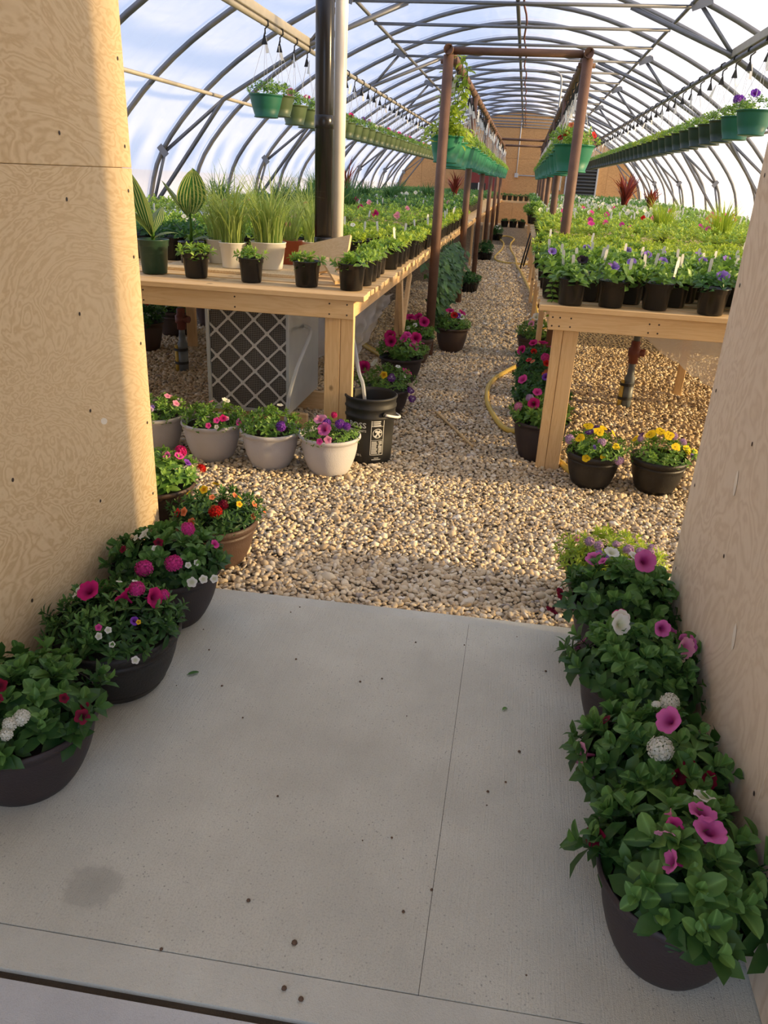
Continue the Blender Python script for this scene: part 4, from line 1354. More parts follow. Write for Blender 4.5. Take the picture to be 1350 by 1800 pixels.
mid_planter('flower_planter', 'dark planter of magenta petunias, fourth behind the right bench leg', 'planter', (.26, 6.20, G), .175, .25, 'bowl', 'dark_tub', 54,
    [('petunia', 'magenta', -.85, -.1, .05, .040, (-.6, -.6, .5)), ('petunia', 'magenta', -.35, .2, .06, .036), ('petunia', 'magenta', .1, .5, .07, .040), ('petunia', 'hotpink', .5, .6, .06, .038), ('petunia', 'red', -.3, -.6, .03, .026)], H=.14, leaf=.045, n_ros=46, fmat='leaf_blue', wid=.5)
mid_planter('flower_planter', 'dark planter with a white petunia and sunlit leaves beside the right aisle edge', 'planter', (.27, 7.75, G), .19, .20, 'ring', 'brown_dark', 55,
    [('petunia', 'white', -.1, .2, .07, .044, (0, -.7, .7)), ('petunia', 'palepink', -.35, -.5, .03, .034), ('petunia', 'white', -.4, .4, .06, .028), ('small', 'white', .2, -.6, .02, .02), ('small', 'white', .5, -.3, .02, .02)], H=.14, leaf=.045, n_ros=46, wid=.45)
# down the left side of the aisle
mid_planter('flower_planter', 'planter of fine foliage with a yellow flower behind the black bucket', 'planter', (-.83, 5.30, G), .185, .20, 'bowl', 'dark_tub', 56,
    [('small', 'yellow', .05, -.75, .03, .028), ('pansy', 'pansy_purple', .35, -.75, .02, .03), ('pansy', 'pansy_purple', 1.05, -.4, -.06, .028), ('pansy', 'pansy_purple', 1.15, -.6, -.12, .028), ('petunia', 'magenta', -.9, .2, .08, .048, (0, -.8, .5)), ('petunia', 'white', -.5, .2, .06, .034), ('small', 'white', .45, .1, .03, .02), ('small', 'white', .75, -.2, .0, .02), ('petunia', 'magenta', .75, .55, .04, .042)], H=.14, leaf=.03, n_ros=80, wid=.36, over=1.25)
mid_planter('flower_planter', 'planter crowded with magenta petunias between bucket and left bench post', 'planter', (-.86, 6.30, G), .185, .21, 'bowl', 'dark_tub', 57,
    [('petunia', 'magenta', -.55, -.1, .06, .050, (0, -.8, .5)), ('petunia', 'magenta', -.45, -.55, .04, .05, (0, -.8, .4)), ('petunia', 'magenta', -.3, .5, .07, .040), ('petunia', 'magenta', .55, .4, .05, .052, (.2, -.8, .5)), ('petunia', 'hotpink', .75, .6, .06, .042), ('petunia', 'hotpink', .6, -.5, .0, .042), ('petunia', 'palepink', -.8, .4, .05, .036), ('petunia', 'white', -.5, .7, .07, .036), ('petunia', 'hotpink', .1, -.4, .03, .04), ('petunia', 'hotpink', .2, .1, .04, .036)], H=.15, leaf=.045, n_ros=46, wid=.5, over=1.2)
mid_planter('flower_planter', 'brown planter of magenta petunias at the foot of the nearest left post', 'planter', (-.86, 7.05, G), .185, .24, 'ring', 'brown_dark', 58,
    [('petunia', 'magenta', -.3, .3, .07, .046), ('petunia', 'magenta', .1, .2, .07, .05), ('petunia', 'magenta', .5, -.2, .05, .05, (.2, -.8, .5)), ('small', 'white', .1, -.5, .0, .022), ('small', 'white', -.2, -.7, .0, .022), ('petunia', 'palepink', -.8, .1, .05, .044), ('petunia', 'pink', -.6, -.3, .04, .036)], H=.13, leaf=.042, n_ros=44, wid=.5)
mid_planter('flower_planter', 'brown planter with red and white petunias just past the nearest left post', 'planter', (-.56, 7.70, G), .17, .24, 'bowl', 'brown_dark', 59,
    [('petunia', 'magenta', -.2, -.2, .07, .044), ('petunia', 'magenta', .5, .2, .06, .042), ('petunia', 'red', .1, -.6, .05, .036), ('petunia', 'white', .5, -.4, .03, .034), ('petunia', 'purple', .3, -.5, .04, .03)], H=.12, leaf=.042, n_ros=40, wid=.5)
# under the left bench
mid_planter('flower_planter', 'terracotta coloured planter with red flowers under the left bench by the wall edge', 'planter', (-3.27, 6.65, G), .15, .26, 'bowl', 'brown_dark', 61, [('verbena', 'red', .2, -.2, .06, .034), ('verbena', 'red', -.3, .2, .05, .03)], H=.14, leaf=.045, n_ros=36, fmat='leaf_blue')
mid_planter('flower_planter', 'broad dark planter with yellowish foliage in the shade under the left bench', 'planter', (-3.33, 7.40, G), .20, .25, 'ring', 'brown_dark', 62, scatter(8, 6, [('small', 'yellow', .02), ('small', 'red', .02)]), H=.14, leaf=.045, n_ros=44, fmat='leaf_mid')
mid_planter('flower_planter', 'brown planter beside the heater in the shade under the left bench', 'planter', (-3.20, 8.05, G), .19, .28, 'ring', 'brown_tub', 63, [('small', 'white', .4, -.3, .06, .03)], H=.12, leaf=.045, n_ros=40, fmat='leaf_blue')

# ------------------------------------------------------------------ benches
BZ = .94
def bench(name, label, x_in, x_out, y0, y1, side):
    """side -1: left of the aisle (x_out < x_in)"""
    t = thing(name, label, 'bench', (0, 0, 0))
    lo, hi = min(x_in, x_out), max(x_in, x_out)
    r = random.Random(5 + side)
    st = .113
    n_ind = 95
    k = 0
    y = y0
    rest = MB()
    protos = []
    for j in range(5):
        protos.append(MB().box(lo, hi, 0, .088, -.030, 0, .003).mesh('slat', 'pine_x'))
    while y < y1 - .1:
        jx = r.uniform(-.012, .012)
        if k == 0:
            ob('lip_board', MB().box(lo, hi, -.02, .100, -.032, 0, .004).mesh('lip_board', 'pine_x'), t, (0, y, BZ))
        elif k < n_ind:
            ob('slat', protos[k % 5], t, (jx, y + .012, BZ + r.uniform(-.002, .002)))
        else:
            rest.box(lo + jx, hi + jx, y + .012, y + .10, BZ - .030, BZ)
        y += st
        k += 1
    if rest.v:
        ob('slat_run', rest.mesh('slat_run', 'pine_x'), t, kind='stuff')
    inset = .06 * side
    xi = x_in + inset                                  # outer face of the side rail, a little in from the slat ends
    ob('front_fascia', MB().box(min(xi, x_out), max(xi, x_out), y0, y0 + .038, BZ - .135, BZ - .032, .003).mesh('front_fascia', 'pine_x'), t)
    yy = y0 + .038
    while yy < y1:
        ye = min(yy + 3.6, y1)
        for x in (xi, (xi + x_out) / 2, x_out - side * .04):
            ob('side_rail', MB().box(min(x, x + side * .038), max(x, x + side * .038), yy, ye - .004, BZ - .125, BZ - .032, .003).mesh('side_rail', 'pine_y'), t)
        yy = ye
    return t, xi
LB, lxi = bench('slatted_bench', 'long pine slatted bench on the left of the aisle', -.80, -4.35, 4.25, 31.6, -1)
RB, rxi = bench('slatted_bench', 'long pine slatted bench on the right of the aisle', .150, 3.75, 4.42, 31.6, 1)
def leg(parent, x0, x1, y0, y1, z1=BZ - .130, nm='leg', mat='pine_z'):
    ob(nm, MB().box(x0, x1, y0, y1, G - .01, z1, .003).mesh(nm, mat), parent)
leg(LB, -1.035, -.945, 4.295, 4.335); leg(LB, -.943, -.868, 4.295, 4.335)
leg(LB, -3.35, -3.25, 4.295, 4.335)
leg(RB, .245, .300, 4.463, 4.50); leg(RB, .302, .385, 4.463, 4.50)
leg(RB, 1.415, 1.475, 6.60, 6.64)
leg(RB, .225, .268, 6.55, 6.64); leg(LB, -.945, -.905, 6.36, 6.45)
leg(LB, -3.00, -2.91, 6.9, 6.94)
for k in range(1, 10):
    y = 6.40 + 2.4 * k
    leg(LB, -.945, -.905, y, y + .09)
    leg(RB, .225, .268, y + .2, y + .29)
ob('leg_brace', MB().obox((-.885, 6.42, .36), (-.885, 6.72, .80), .03, .075, (0, 1, 0)).mesh('leg_brace', 'pine_z'), LB)
ob('leg_brace', MB().obox((-.885, 6.40, .36), (-.885, 6.18, .80), .03, .075, (0, 1, 0)).mesh('leg_brace', 'pine_z'), LB)
ob('leg_brace', MB().obox((.285, 4.52, .60), (.285, 4.80, .80), .03, .06, (0, 1, 0)).mesh('leg_brace', 'pine_z'), RB)
nails = MB()
for x in (-1.0, -.90, -1.55, -2.1):
    for z in (.828, .885):
        nails.tube([(x, 4.2505, z), (x, 4.2485, z)], .005, 8)
ob('nail_heads', nails.mesh('nail_heads', 'screw'), LB, kind='stuff')
nails = MB()
for x in (.23, .27, .33, .75, .80, 1.15):
    for z in (.828, .875):
        nails.tube([(x, 4.4205, z), (x, 4.4185, z)], .005, 8)
ob('nail_heads', nails.mesh('nail_heads', 'screw'), RB, kind='stuff')

# ------------------------------------------------------------------ pots on the benches
BEN = {}
def bench_fol(kind, v):
    k = (kind, v)
    if k not in BEN:
        rs = np.random.default_rng(100 + v * 7 + len(kind))
        mat, n_ros, R, H, lf, wid = {
            'green': ('leaf_bench', 13, .105, .062, .048, .50), 'lime': ('leaf_lime', 14, .11, .065, .042, .46), 'broad': ('leaf_mid', 12, .12, .085, .055, .62),
            'blue': ('leaf_blue', 13, .115, .085, .045, .55)}[kind]
        A = dome(rs, n_ros, R, H, .135, lf, 8, 1.0, .5)
        B = dome(rs, 6, R * .75, H * .5, .12, lf, 6, 1.0, .5)
        BEN[k] = bake('foliage', join_arr(A[:5], B[:5]), mat, wid)
    return BEN[k]
bp_cnt = 0
def bench_pot(x, y, label, group, fol='green', v=None, r=.080, h=.150, soil=False, flowers=(), tagp=None, mat='black_pot', name='potted_plant', z=BZ):
    global bp_cnt
    bp_cnt += 1
    v = bp_cnt % 4 if v is None else v
    rz = RNG.uniform(0, 6.28)
    t = thing(name, label, 'potted plant', (x, y, z + .003), rz, group)
    pm, sm = pot('nursery', mat, r, h)
    ob('pot', pm, t)
    if soil:
        ob('soil', sm, t)
    f = ob('foliage', bench_fol(fol, v), t, kind='stuff')
    s = r / .08 * RNG.uniform(.92, 1.12)
    f.scale = (s, s, h / .15 * RNG.uniform(.95, 1.08))
    c, sn = math.cos(-rz), math.sin(-rz)
    for (kd, col, fx, fy, fz, fs) in flowers:
        d = (fx * 3 + RNG.uniform(-.3, .3), fy * 3 - .7, .9)
        ob('flower', flower(kd, col), t, mw=face((fx * c - fy * sn, fx * sn + fy * c, h + fz), (d[0] * c - d[1] * sn, d[0] * sn + d[1] * c, d[2]), fs, RNG.uniform(0, 6)))
    if tagp:
        tx, ty = tagp
        lx, ly = tx * c - ty * sn, tx * sn + ty * c
        ob('plant_tag', TAG_ME, t, mw=Matrix.Translation((lx, ly, h + .062)) @ Matrix.Rotation(-rz + RNG.uniform(-.5, .5), 4, 'Z') @ Matrix.Rotation(RNG.uniform(-.15, .15), 4, 'Y'))
    return t

# front edge of the left bench
bench_pot(-1.875, 4.50, 'black pot of green seedling right of the tall dark green pot', None, 'green', 0, .080, .140, True)
bench_pot(-1.525, 4.475, 'black pot of leafy green seedling in front of the white grass pots', None, 'green', 1, .073, .135, True)
bench_pot(-1.185, 4.455, 'black pot of leafy green seedling in front of the black pipe', None, 'green', 2, .080, .140, True)
bench_pot(-.918, 4.44, 'black pot of leafy green seedling at the aisle corner of the left bench', None, 'green', 3, .080, .145, True)
ORD = ['first', 'second', 'third', 'fourth', 'fifth', 'sixth', 'seventh', 'eighth', 'ninth', 'tenth', 'eleventh', 'twelfth']
EG = 'black pots along the aisle edge of the left bench'
for i, y in enumerate((4.66, 4.88, 5.08, 5.30)):
    bench_pot(-.905 - .01 * i, y, ['black pot of green seedlings right behind the corner pot on the left bench', 'black pot of green seedlings third along the left bench edge', 'black pot of green seedlings fourth along the left bench edge', 'black pot of green seedlings fifth along the left bench edge'][i], EG, 'green', i, .078, .145)
k = 0
y = 5.62
while y < 12.5:
    bench_pot(-.895 + RNG.uniform(-.01, .01), y, (ORD[k] + ' yellow-green seedling pot past the fifth edge pot, left bench') if k < 8 else 'black pot of yellow-green seedlings far along the left bench edge', EG if k < 8 else EG + ' far back', 'lime' if k % 3 else 'green', None, .080, .150, tagp=(RNG.uniform(-.04, .04), -.03) if k % 3 == 1 else None)
    y += .205
    k += 1
# mass on the left bench
LG = 'seedling pots massed on the left bench'
n_l = 0
lab_l = 'black pot of bushy green seedlings in the crowd on the left bench'
yy = 5.30
row = 0
while n_l < 160:
    x = -1.12 - (.1 if row % 2 else 0)
    while x > -4.2:
        ok = not (yy < 5.75 and -1.95 < x) and not (yy < 5.55 and x > -2.0)
        if ok and n_l < 160:
            rr = RNG.random()
            fl = ()
            if row in (4, 7) and rr < .10:
                fl = (('petunia', RNG.choice(['magenta', 'palepink', 'coral']), RNG.uniform(-.04, .04), RNG.uniform(-.05, .02), .075, .030),)
            elif rr < .05:
                fl = (('small', 'white', 0, -.03, .08, .022),)
            kind = 'blue' if (x < -2.2 and row < 3) else ('lime' if (x > -1.9 and RNG.random() < .55) else 'green')
            bench_pot(x + RNG.uniform(-.015, .015), yy + RNG.uniform(-.015, .015), lab_l, LG, kind, None, name='seedling_pot', r=.082, h=.150, flowers=fl, tagp=(RNG.uniform(-.05, .05), RNG.uniform(-.05, .0)) if RNG.random() < .10 else None)
            n_l += 1
        x -= .212
    yy += .20
    row += 1
YL1 = yy
# front rows of the right bench
RF = [(.205, 4.72, 'trailing'), (.300, 4.475, ''), (.520, 4.50, ''), (.765, 4.515, ''), (1.055, 4.47, '')]
bench_pot(.232, 4.70, 'black pot with a stem trailing over the aisle corner of the right bench', None, 'broad', 0, .080, .145, True, tagp=(.03, .02))
bench_pot(.315, 4.478, 'black pot with a black bloom and white tag at the right bench front', None, 'broad', 1, .080, .140, True, [('petunia', 'black', .035, -.01, .10, .032)], (-.01, .02))
bench_pot(.535, 4.50, 'black pot with a violet bloom, second along the front of the right bench', None, 'broad', 2, .080, .140, True, [('petunia', 'violet', -.02, -.04, .075, .034)], (.072, -.02))
bench_pot(.775, 4.52, 'black pot of large bright green leaves, third along the front of the right bench', None, 'broad', 3, .082, .142, True, (), (.08, .02))
bench_pot(1.060, 4.475, 'black pot with one violet petunia at the right end of the front row', None, 'blue', 1, .082, .140, True, [('petunia', 'violet', .02, -.03, .065, .036)])
bench_pot(1.29, 4.60, 'black pot of green foliage cut off by the right wall edge', None, 'broad', 2, .082, .142, True)
RG = 'seedling pots massed on the right bench'
lab_r = 'black pot of leafy seedlings in the crowd on the right bench'
lab_rf = 'black pot of violet petunia with white tag in the front rows, right bench'
n_r = 0
row = 0
yy = 4.70
while n_r < 205:
    x = .43 + (.115 if row % 2 else 0) - (.21 if row > 0 else 0)
    while x < 3.65 and n_r < 205:
        if not (row == 0 and x < .36):
            if yy < 5.75:
                fl = ()
                if RNG.random() < .36:
                    fl = (('petunia', 'violet', RNG.uniform(-.05, .05), RNG.uniform(-.06, .03), .078, .028),)
                elif RNG.random() < .06:
                    fl = (('petunia', 'black', 0, -.02, .09, .03),)
                bench_pot(x + RNG.uniform(-.02, .02), yy + RNG.uniform(-.02, .02), lab_rf if fl else lab_r, RG + (', violet' if fl else ''), 'broad', None, .082, .150, name='potted_petunia' if fl else 'potted_bedding_plant', flowers=fl, tagp=(RNG.uniform(-.06, .06), RNG.uniform(-.06, .02)) if (fl or RNG.random() < .6) else None)
            else:
                fl = ()
                if yy > 6.9 and RNG.random() < .05:
                    fl = (('petunia', RNG.choice(['hotpink', 'palepink', 'pink']), RNG.uniform(-.05, .05), RNG.uniform(-.06, .02), .085, .036),)
                bench_pot(x + RNG.uniform(-.02, .02), yy + RNG.uniform(-.02, .02), 'black pot of yellow-green seedlings in the middle rows of the right bench', RG + ', yellow-green', 'lime' if RNG.random() < .75 else 'green', None, .082, .150, name='potted_bedding_plant', flowers=fl, tagp=(.02, -.04) if RNG.random() < .06 else None)
            n_r += 1
        x += .225
    yy += .215
    row += 1
YR1 = yy
# trailing stem over the bench corner
A_p, A_d, A_n, A_s, A_t = [], [], [], [], []
for i in range(9):
    p = np.array([.215 + .01 * math.sin(i * 1.7), 4.60 - .012 * i, 1.08 - .026 * i])
    for s in (-1, 1):
        d = unit(np.array([s * .9, -.35, -.15]))
        A_p.append(p); A_d.append(d); A_n.append(unit(np.array([0, -.5, .8]) - d * np.dot(d, [0, -.5, .8]))); A_s.append(.040 - .001 * i); A_t.append(.6)
tr_arr = tuple(np.array(a) for a in (A_p, A_d, A_n, A_s, A_t))
t = thing('trailing_vine', 'single leafy stem hanging over the front lip of the right bench', 'vine', (0, 0, 0))
ob('foliage', bake('foliage', tr_arr, 'leaf_bench', .75), t, kind='stuff')
ob('stem', MB().tube([tuple(p) for p in A_p[::2]], .003, 5).mesh('stem', 'leaf_bench'), t)

# beyond the individually built rows: the same crop as one mass
def crop(name, label, x0, x1, y0, y1, seed, zones):
    rs = np.random.default_rng(seed)
    t = thing(name, label, 'bedding plants', (0, 0, 0))
    t['kind'] = 'stuff'
    for mat, ya, yb, dens, size, wid in zones:
        n_ros = int((x1 - x0) * (yb - ya) * dens)
        cx, cy = rs.uniform(x0, x1, n_ros), rs.uniform(ya, yb, n_ros)
        cz = BZ + .215 + .03 * np.sin(cx * 9) * np.sin(cy * 8) + rs.normal(0, .022, n_ros)
        P, D, N, Z, T = [], [], [], [], []
        for k in range(7):
            ring = k / 6
            phi = k * 2.399 + rs.uniform(0, .6, n_ros)
            el = np.radians(0 + 60 * ring) + rs.normal(0, .2, n_ros)
            d = np.stack([np.cos(phi) * np.cos(el), np.sin(phi) * np.cos(el), np.sin(el)], 1)
            nn = np.stack([-np.cos(phi) * np.sin(el), -np.sin(phi) * np.sin(el), np.cos(el)], 1)
            P.append(np.stack([cx, cy, cz + (ring - .8) * size * .5], 1)); D.append(d); N.append(nn)
            Z.append(size * (1.1 - .5 * ring) * rs.uniform(.75, 1.2, n_ros)); T.append(np.clip(.2 + .6 * ring + rs.normal(0, .18, n_ros), 0, 1))
        o = ob('foliage', bake('foliage', tuple(np.concatenate(q) for q in (P, D, N, Z, T)), mat, wid), t, kind='stuff')
    # the pots under it, as rows of black cylinders' walls
    mb = MB()
    y = y0
    while y < min(y1, y0 + 12):
        xe = x0 + .05 if x0 > 0 else x1 - .05
        mb.lathe([(.062, 0), (.066, .004), (.080, .148), (.082, .15)], 12, (xe + (.04 if x0 > 0 else -.04), y + .1, BZ + .002))
        y += .21
    ob('pots', mb.mesh('pots', 'black_pot'), t, kind='stuff')
    return t
LC = crop('bedding_crop', 'green crop of bedding plants filling the far left bench', -4.3, -1.0, YL1, 31.5, 71,
     [('leaf_bench', YL1, 11, 120, .055, .5), ('leaf_lime', YL1, 10, 30, .05, .5), ('leaf_blue', 11, 18, 75, .075, .5), ('leaf_mid', 11, 20, 50, .07, .5), ('leaf_blue', 20, 31.5, 40, .10, .5)])
RC = crop('bedding_crop', 'green crop of bedding plants with flowers and tags filling the far right bench', .18, 3.7, YR1, 31.5, 72,
     [('leaf_lime', YR1 - .1, 10.5, 120, .06, .5), ('leaf_bench', YR1 - .1, 13, 80, .065, .5), ('leaf_mid', 12, 19, 75, .075, .5), ('leaf_blue', 18, 31.5, 40, .10, .5)])
def speckle(parent, n, x0, x1, y0, y1, mat, s, seed, z=.06, nm='blooms', kind='small'):
    r = random.Random(seed)
    V, F, T, o = [], [], [], 0
    for i in range(n):
        x, y = r.uniform(x0, x1), r.uniform(y0, y1)
        ss = s * r.uniform(.8, 1.3)
        d = Vector((r.uniform(-.5, .5), -.9, r.uniform(.2, .9))).normalized()
        a = d.orthogonal().normalized(); b = d.cross(a)
        c = Vector((x, y, BZ + .215 + z * r.uniform(.5, 1.2)))
        V.append(tuple(c - d * ss * .2)); T.append(0)
        m = 8
        for k in range(m):
            an = 2 * PI * k / m
            V.append(tuple(c + (a * math.cos(an) + b * math.sin(an)) * ss * (1 if k % 2 else .8))); T.append(1)
        F += [(o, o + 1 + k, o + 1 + (k + 1) % m) for k in range(m)]
        o += m + 1
    ob(nm, mesh_np(nm, V, F, mat, T, False), parent, kind='stuff')
def tags(parent, n, x0, x1, y0, y1, seed, s=1.0):
    r = random.Random(seed)
    mb = MB()
    for i in range(n):
        x, y, z = r.uniform(x0, x1), r.uniform(y0, y1), BZ + .22
        w, h = .009 * s, r.uniform(.06, .10) * s
        l = r.uniform(-.015, .015)
        mb.add([(x - w, y, z), (x + w, y, z), (x + w + l, y, z + h * .8), (x + l, y, z + h), (x - w + l, y, z + h * .8)], [(0, 1, 2, 3, 4)])
        mb.add([(x - w, y + .001, z), (x + w, y + .001, z), (x + w + l, y + .001, z + h * .8), (x + l, y + .001, z + h), (x - w + l, y + .001, z + h * .8)], [(4, 3, 2, 1, 0)])
    ob('tags', mb.mesh('tags', 'tag'), parent, kind='stuff')
speckle(RC, 14, .3, 3.6, YR1 + .3, 9.5, 'f_hotpink', .036, 1); speckle(RC, 14, 2.0, 3.6, YR1, 12, 'f_coral', .05, 2); speckle(RC, 90, .2, 2.6, 11.5, 18, 'f_white', .034, 3); speckle(RC, 60, .3, 3.6, 18, 28, 'f_white', .045, 8)
speckle(RC, 16, .4, 3.5, 11, 16, 'f_hotpink', .045, 4); speckle(RC, 8, .4, 3.5, 10, 15, 'f_red', .04, 5)
tags(RC, 90, .25, 3.2, 10.5, 18, 6, 1.2); tags(RC, 60, .25, 3.4, 18, 28, 7, 1.4)
speckle(LC, 6, -3.6, -1.2, YL1, 12, 'f_magenta', .038, 9); speckle(LC, 6, -3.6, -1.2, YL1, 14, 'f_palepink', .035, 10); speckle(LC, 24, -2.8, -1.1, 14, 26, 'f_white', .04, 11)
tags(LC, 24, -2.6, -1.05, YL1, 16, 12)

# grasses, canna and other specimen plants
def grass_pot(name, label, loc, r, h, mat, seed, n, L, bend=.9, R0=.06, w=.007, gm='leaf_grass', cat='potted grass', nur='nursery'):
    rs = np.random.default_rng(seed)
    t = thing(name, label, cat, loc, 0)
    pm, sm = pot(nur, mat, r, h)
    ob('pot', pm, t); ob('soil', sm, t)
    ob('blades', blades('blades', rs, int(n * 1.15), R0, L, gm, bend * 1.25, w, h - .03), t, kind='stuff')
    return t
ob_board = thing('plywood_board', 'thin plywood board lying under the white grass pots on the left bench', 'board', (-1.72, 5.0, BZ + .002))
ob('board', MB().box(-.52, .47, -.24, .30, 0, .018, .002).mesh('board', 'ply'), ob_board)
ZB = BZ + .022
grass_pot('potted_grass', 'tall grass in the large white pot nearest the pipe on the left bench', (-1.585, 5.0, ZB), .112, .165, 'white_pot', 81, 150, .52, 1.0, .085, .010)
grass_pot('potted_grass', 'tall grass in the smaller white pot behind a black seedling pot', (-1.80, 4.93, ZB), .085, .155, 'white_pot', 82, 120, .54, 1.1, .07, .009)
grass_pot('potted_grass', 'grass in the white pot at the left end of the board', (-1.97, 5.13, ZB), .082, .15, 'white_pot', 83, 100, .52, 1.1, .07, .009)
grass_pot('potted_grass', 'grass in the white pot beside the terracotta one, behind the others', (-1.43, 5.52, BZ + .003), .085, .16, 'white_pot', 84, 80, .46, 1.0, .06)
grass_pot('potted_grass', 'grass in the square-looking terracotta pot on the left bench', (-1.56, 5.40, BZ + .003), .085, .17, 'terracotta', 85, 60, .44, 1.1, .06)
grass_pot('potted_grass', 'grass in a dark pot left of the black pipe', (-1.46, 5.78, BZ + .003), .085, .15, 'black_pot', 86, 90, .50, .9, .06)
grass_pot('potted_grass', 'loose grass clump in a black pot standing far back behind the pipe', (-1.98, 7.4, BZ + .003), .09, .15, 'black_pot', 87, 80, .52, 1.2, .07)

def canna_leaf(L, W, bend):
    V, T, F = [], [], []
    ns, nc = 10, 9
    for i in range(ns + 1):
        t = i / ns
        w = W * math.sin(PI * min(1, t * .93 + .07)) ** .8 * (1 - .2 * t)
        if i == ns:
            w = .002
        zz, xx = L * t * math.cos(bend * t * .6), L * t * math.sin(bend * t * .6)
        for k in range(nc):
            s = -1 + 2 * k / (nc - 1)
            V.append((xx + abs(s) * w * .35, s * w * .92, zz + .15 * W * math.sin(t * 9) * abs(s) * .3))
            T.append(abs(s) * .9 + t * .25)
    for i in range(ns):
        for k in range(nc - 1):
            a = i * nc + k
            F += [(a, a + 1, a + nc + 1), (a, a + nc + 1, a + nc)]
    return mesh_np('leaf', V, F, 'canna', T)
def canna(label, loc, r, h, mat, leaves, stem_h):
    t = thing('potted_canna', label, 'potted canna', loc, 0)
    pm, sm = pot('nursery', mat, r, h)
    ob('pot', pm, t); ob('soil', sm, t)
    ob('stem', MB().tube([(0, 0, h - .03), (.005, 0, h + stem_h * .5), (0, .005, h + stem_h)], [.012, .010, .007], 8).mesh('stem', 'leaf_bench'), t)
    for L, W, bend, rz, z, tilt in leaves:
        ob('leaf', canna_leaf(L, W, bend), t, mw=Matrix.Translation((0, 0, h + z)) @ Matrix.Rotation(rz, 4, 'Z') @ Matrix.Rotation(tilt, 4, 'Y'))
    return t
canna('tall striped-leaf canna in the dark green pot at the left wall edge', (-2.165, 4.56, BZ + .003), .092, .195, 'green_pot',
      [(.38, .085, .5, -2.0, .03, .10), (.32, .060, .8, -2.9, .02, .40), (.22, .045, .8, 2.6, .02, .5), (.16, .04, 1.1, .3, .0, .7), (.22, .05, .7, 1.6, .04, .5)], .12)
canna('striped-leaf canna behind the first black seedling pot on the left bench', (-2.13, 5.05, BZ + .003), .085, .15, 'black_pot',
      [(.30, .115, .45, -.9, .17, .18), (.27, .075, .4, -2.5, .15, .42), (.27, .03, .2, 1.2, .18, .05), (.18, .04, 1.2, .4, .0, .8)], .18)
def grass_clump(label, loc, seed, n, L, gm='leaf_grass', w=.008, cat='grass plant', bend=1.0):
    return grass_pot('potted_grass', label, loc, .09, .15, 'black_pot', seed, n, L, bend, .09, w, gm, cat)
grass_clump('yellow-green grass clump rising from the middle of the right bench', (1.98, 8.6, BZ + .003), 91, 170, .46, 'leaf_lime', .009, bend=.6)
grass_clump('yellow-green grass clump behind the first one on the right bench', (1.62, 9.9, BZ + .003), 92, 150, .46, 'leaf_lime', .010, bend=.7)
grass_clump('dark grass clump by the film on the left bench far back', (-3.3, 13.0, BZ + .003), 93, 160, .60, 'leaf_blue', .014)
for i, (x, y) in enumerate(((-2.6, 9.6), (-2.2, 10.2), (-3.1, 10.4), (-2.8, 11.3), (-3.6, 9.4), (-3.0, 15.5), (-2.4, 15.0), (-3.6, 16.5), (-2.0, 17.5), (-2.8, 18.5))):
    o = grass_clump('dark arching grass clump among bedding plants far along the left bench', (x, y, BZ + .003), 94 + i, 120, .50, 'leaf_blue', .013)
    o['group'] = 'grass clumps far along the left bench'
def spiky(label, loc, seed, gm, L, n=46, w=.035, grp=None):
    rs = np.random.default_rng(seed)
    t = thing('potted_cordyline', label, 'potted plant', loc, 0, grp)
    pm, sm = pot('nursery', 'black_pot', .10, .18)
    ob('pot', pm, t)
    ob('foliage', blades('foliage', rs, n, .03, L, gm, .9, w, .15, .7), t, kind='stuff')
spiky('red-leaved cordyline standing tall on the far right bench', (2.05, 17.6, BZ + .003), 111, 'leaf_red', .80, 50, .06)
spiky('smaller red-leaved cordyline right of the tall one', (2.62, 18.0, BZ + .003), 112, 'leaf_red', .60, 36, .05)
spiky('dark bronze-leaved plant on the far left bench before the red box', (-1.75, 21.0, BZ + .003), 113, 'leaf_red', .70, 36, .05)
spiky('dark reddish spiky grass by the film on the far left bench', (-4.0, 18.5, BZ + .003), 114, 'leaf_red', .85, 30, .03)

# boards leaning in front of the pipe
t = thing('scrap_board', 'pale wide scrap board tipped up in front of the pipes', 'board', (0, 0, 0))
ob('board', MB().obox((-1.38, 4.95, 1.02), (-1.02, 4.82, 1.115), .22, .018, (.1, -.75, .55)).mesh('board', 'pine_x'), t)
t = thing('scrap_board', 'short notched scrap stick leaning on the slats before the wide board', 'board', (0, 0, 0))
ob('board', MB().obox((-1.145, 4.72, 1.07), (-1.02, 4.56, .962), .045, .022, (0, -.3, 1)).mesh('board', 'pine_x'), t)

# ------------------------------------------------------------------ pipes above the heater
PX, PY = -1.292, 5.28
t = thing('flue_pipe', 'tall glossy black pipe rising from the left bench to the roof', 'pipe', (PX, PY, BZ + .002))
flue = ob('pipe', MB().tube([(0, 0, 0), (-.012, 0, 2.45)], .058, 28).mesh('pipe', 'pipe_black'), t)
for z in (.135, .86, 1.72):
    ob('coupling', MB().lathe([(.0585, 0), (.062, .003), (.062, .075), (.0585, .078)], 28, (-.012 * z / 2.45, 0, z)).mesh('coupling', 'pipe_black'), flue)
t = thing('air_pipe', 'tall cream white pipe right beside the black one', 'pipe', (PX + .074, PY + .090, BZ + .002))
ob('pipe', MB().tube([(0, 0, 0), (0, 0, 2.45)], .040, 28).mesh('pipe', 'pipe_white'), t)

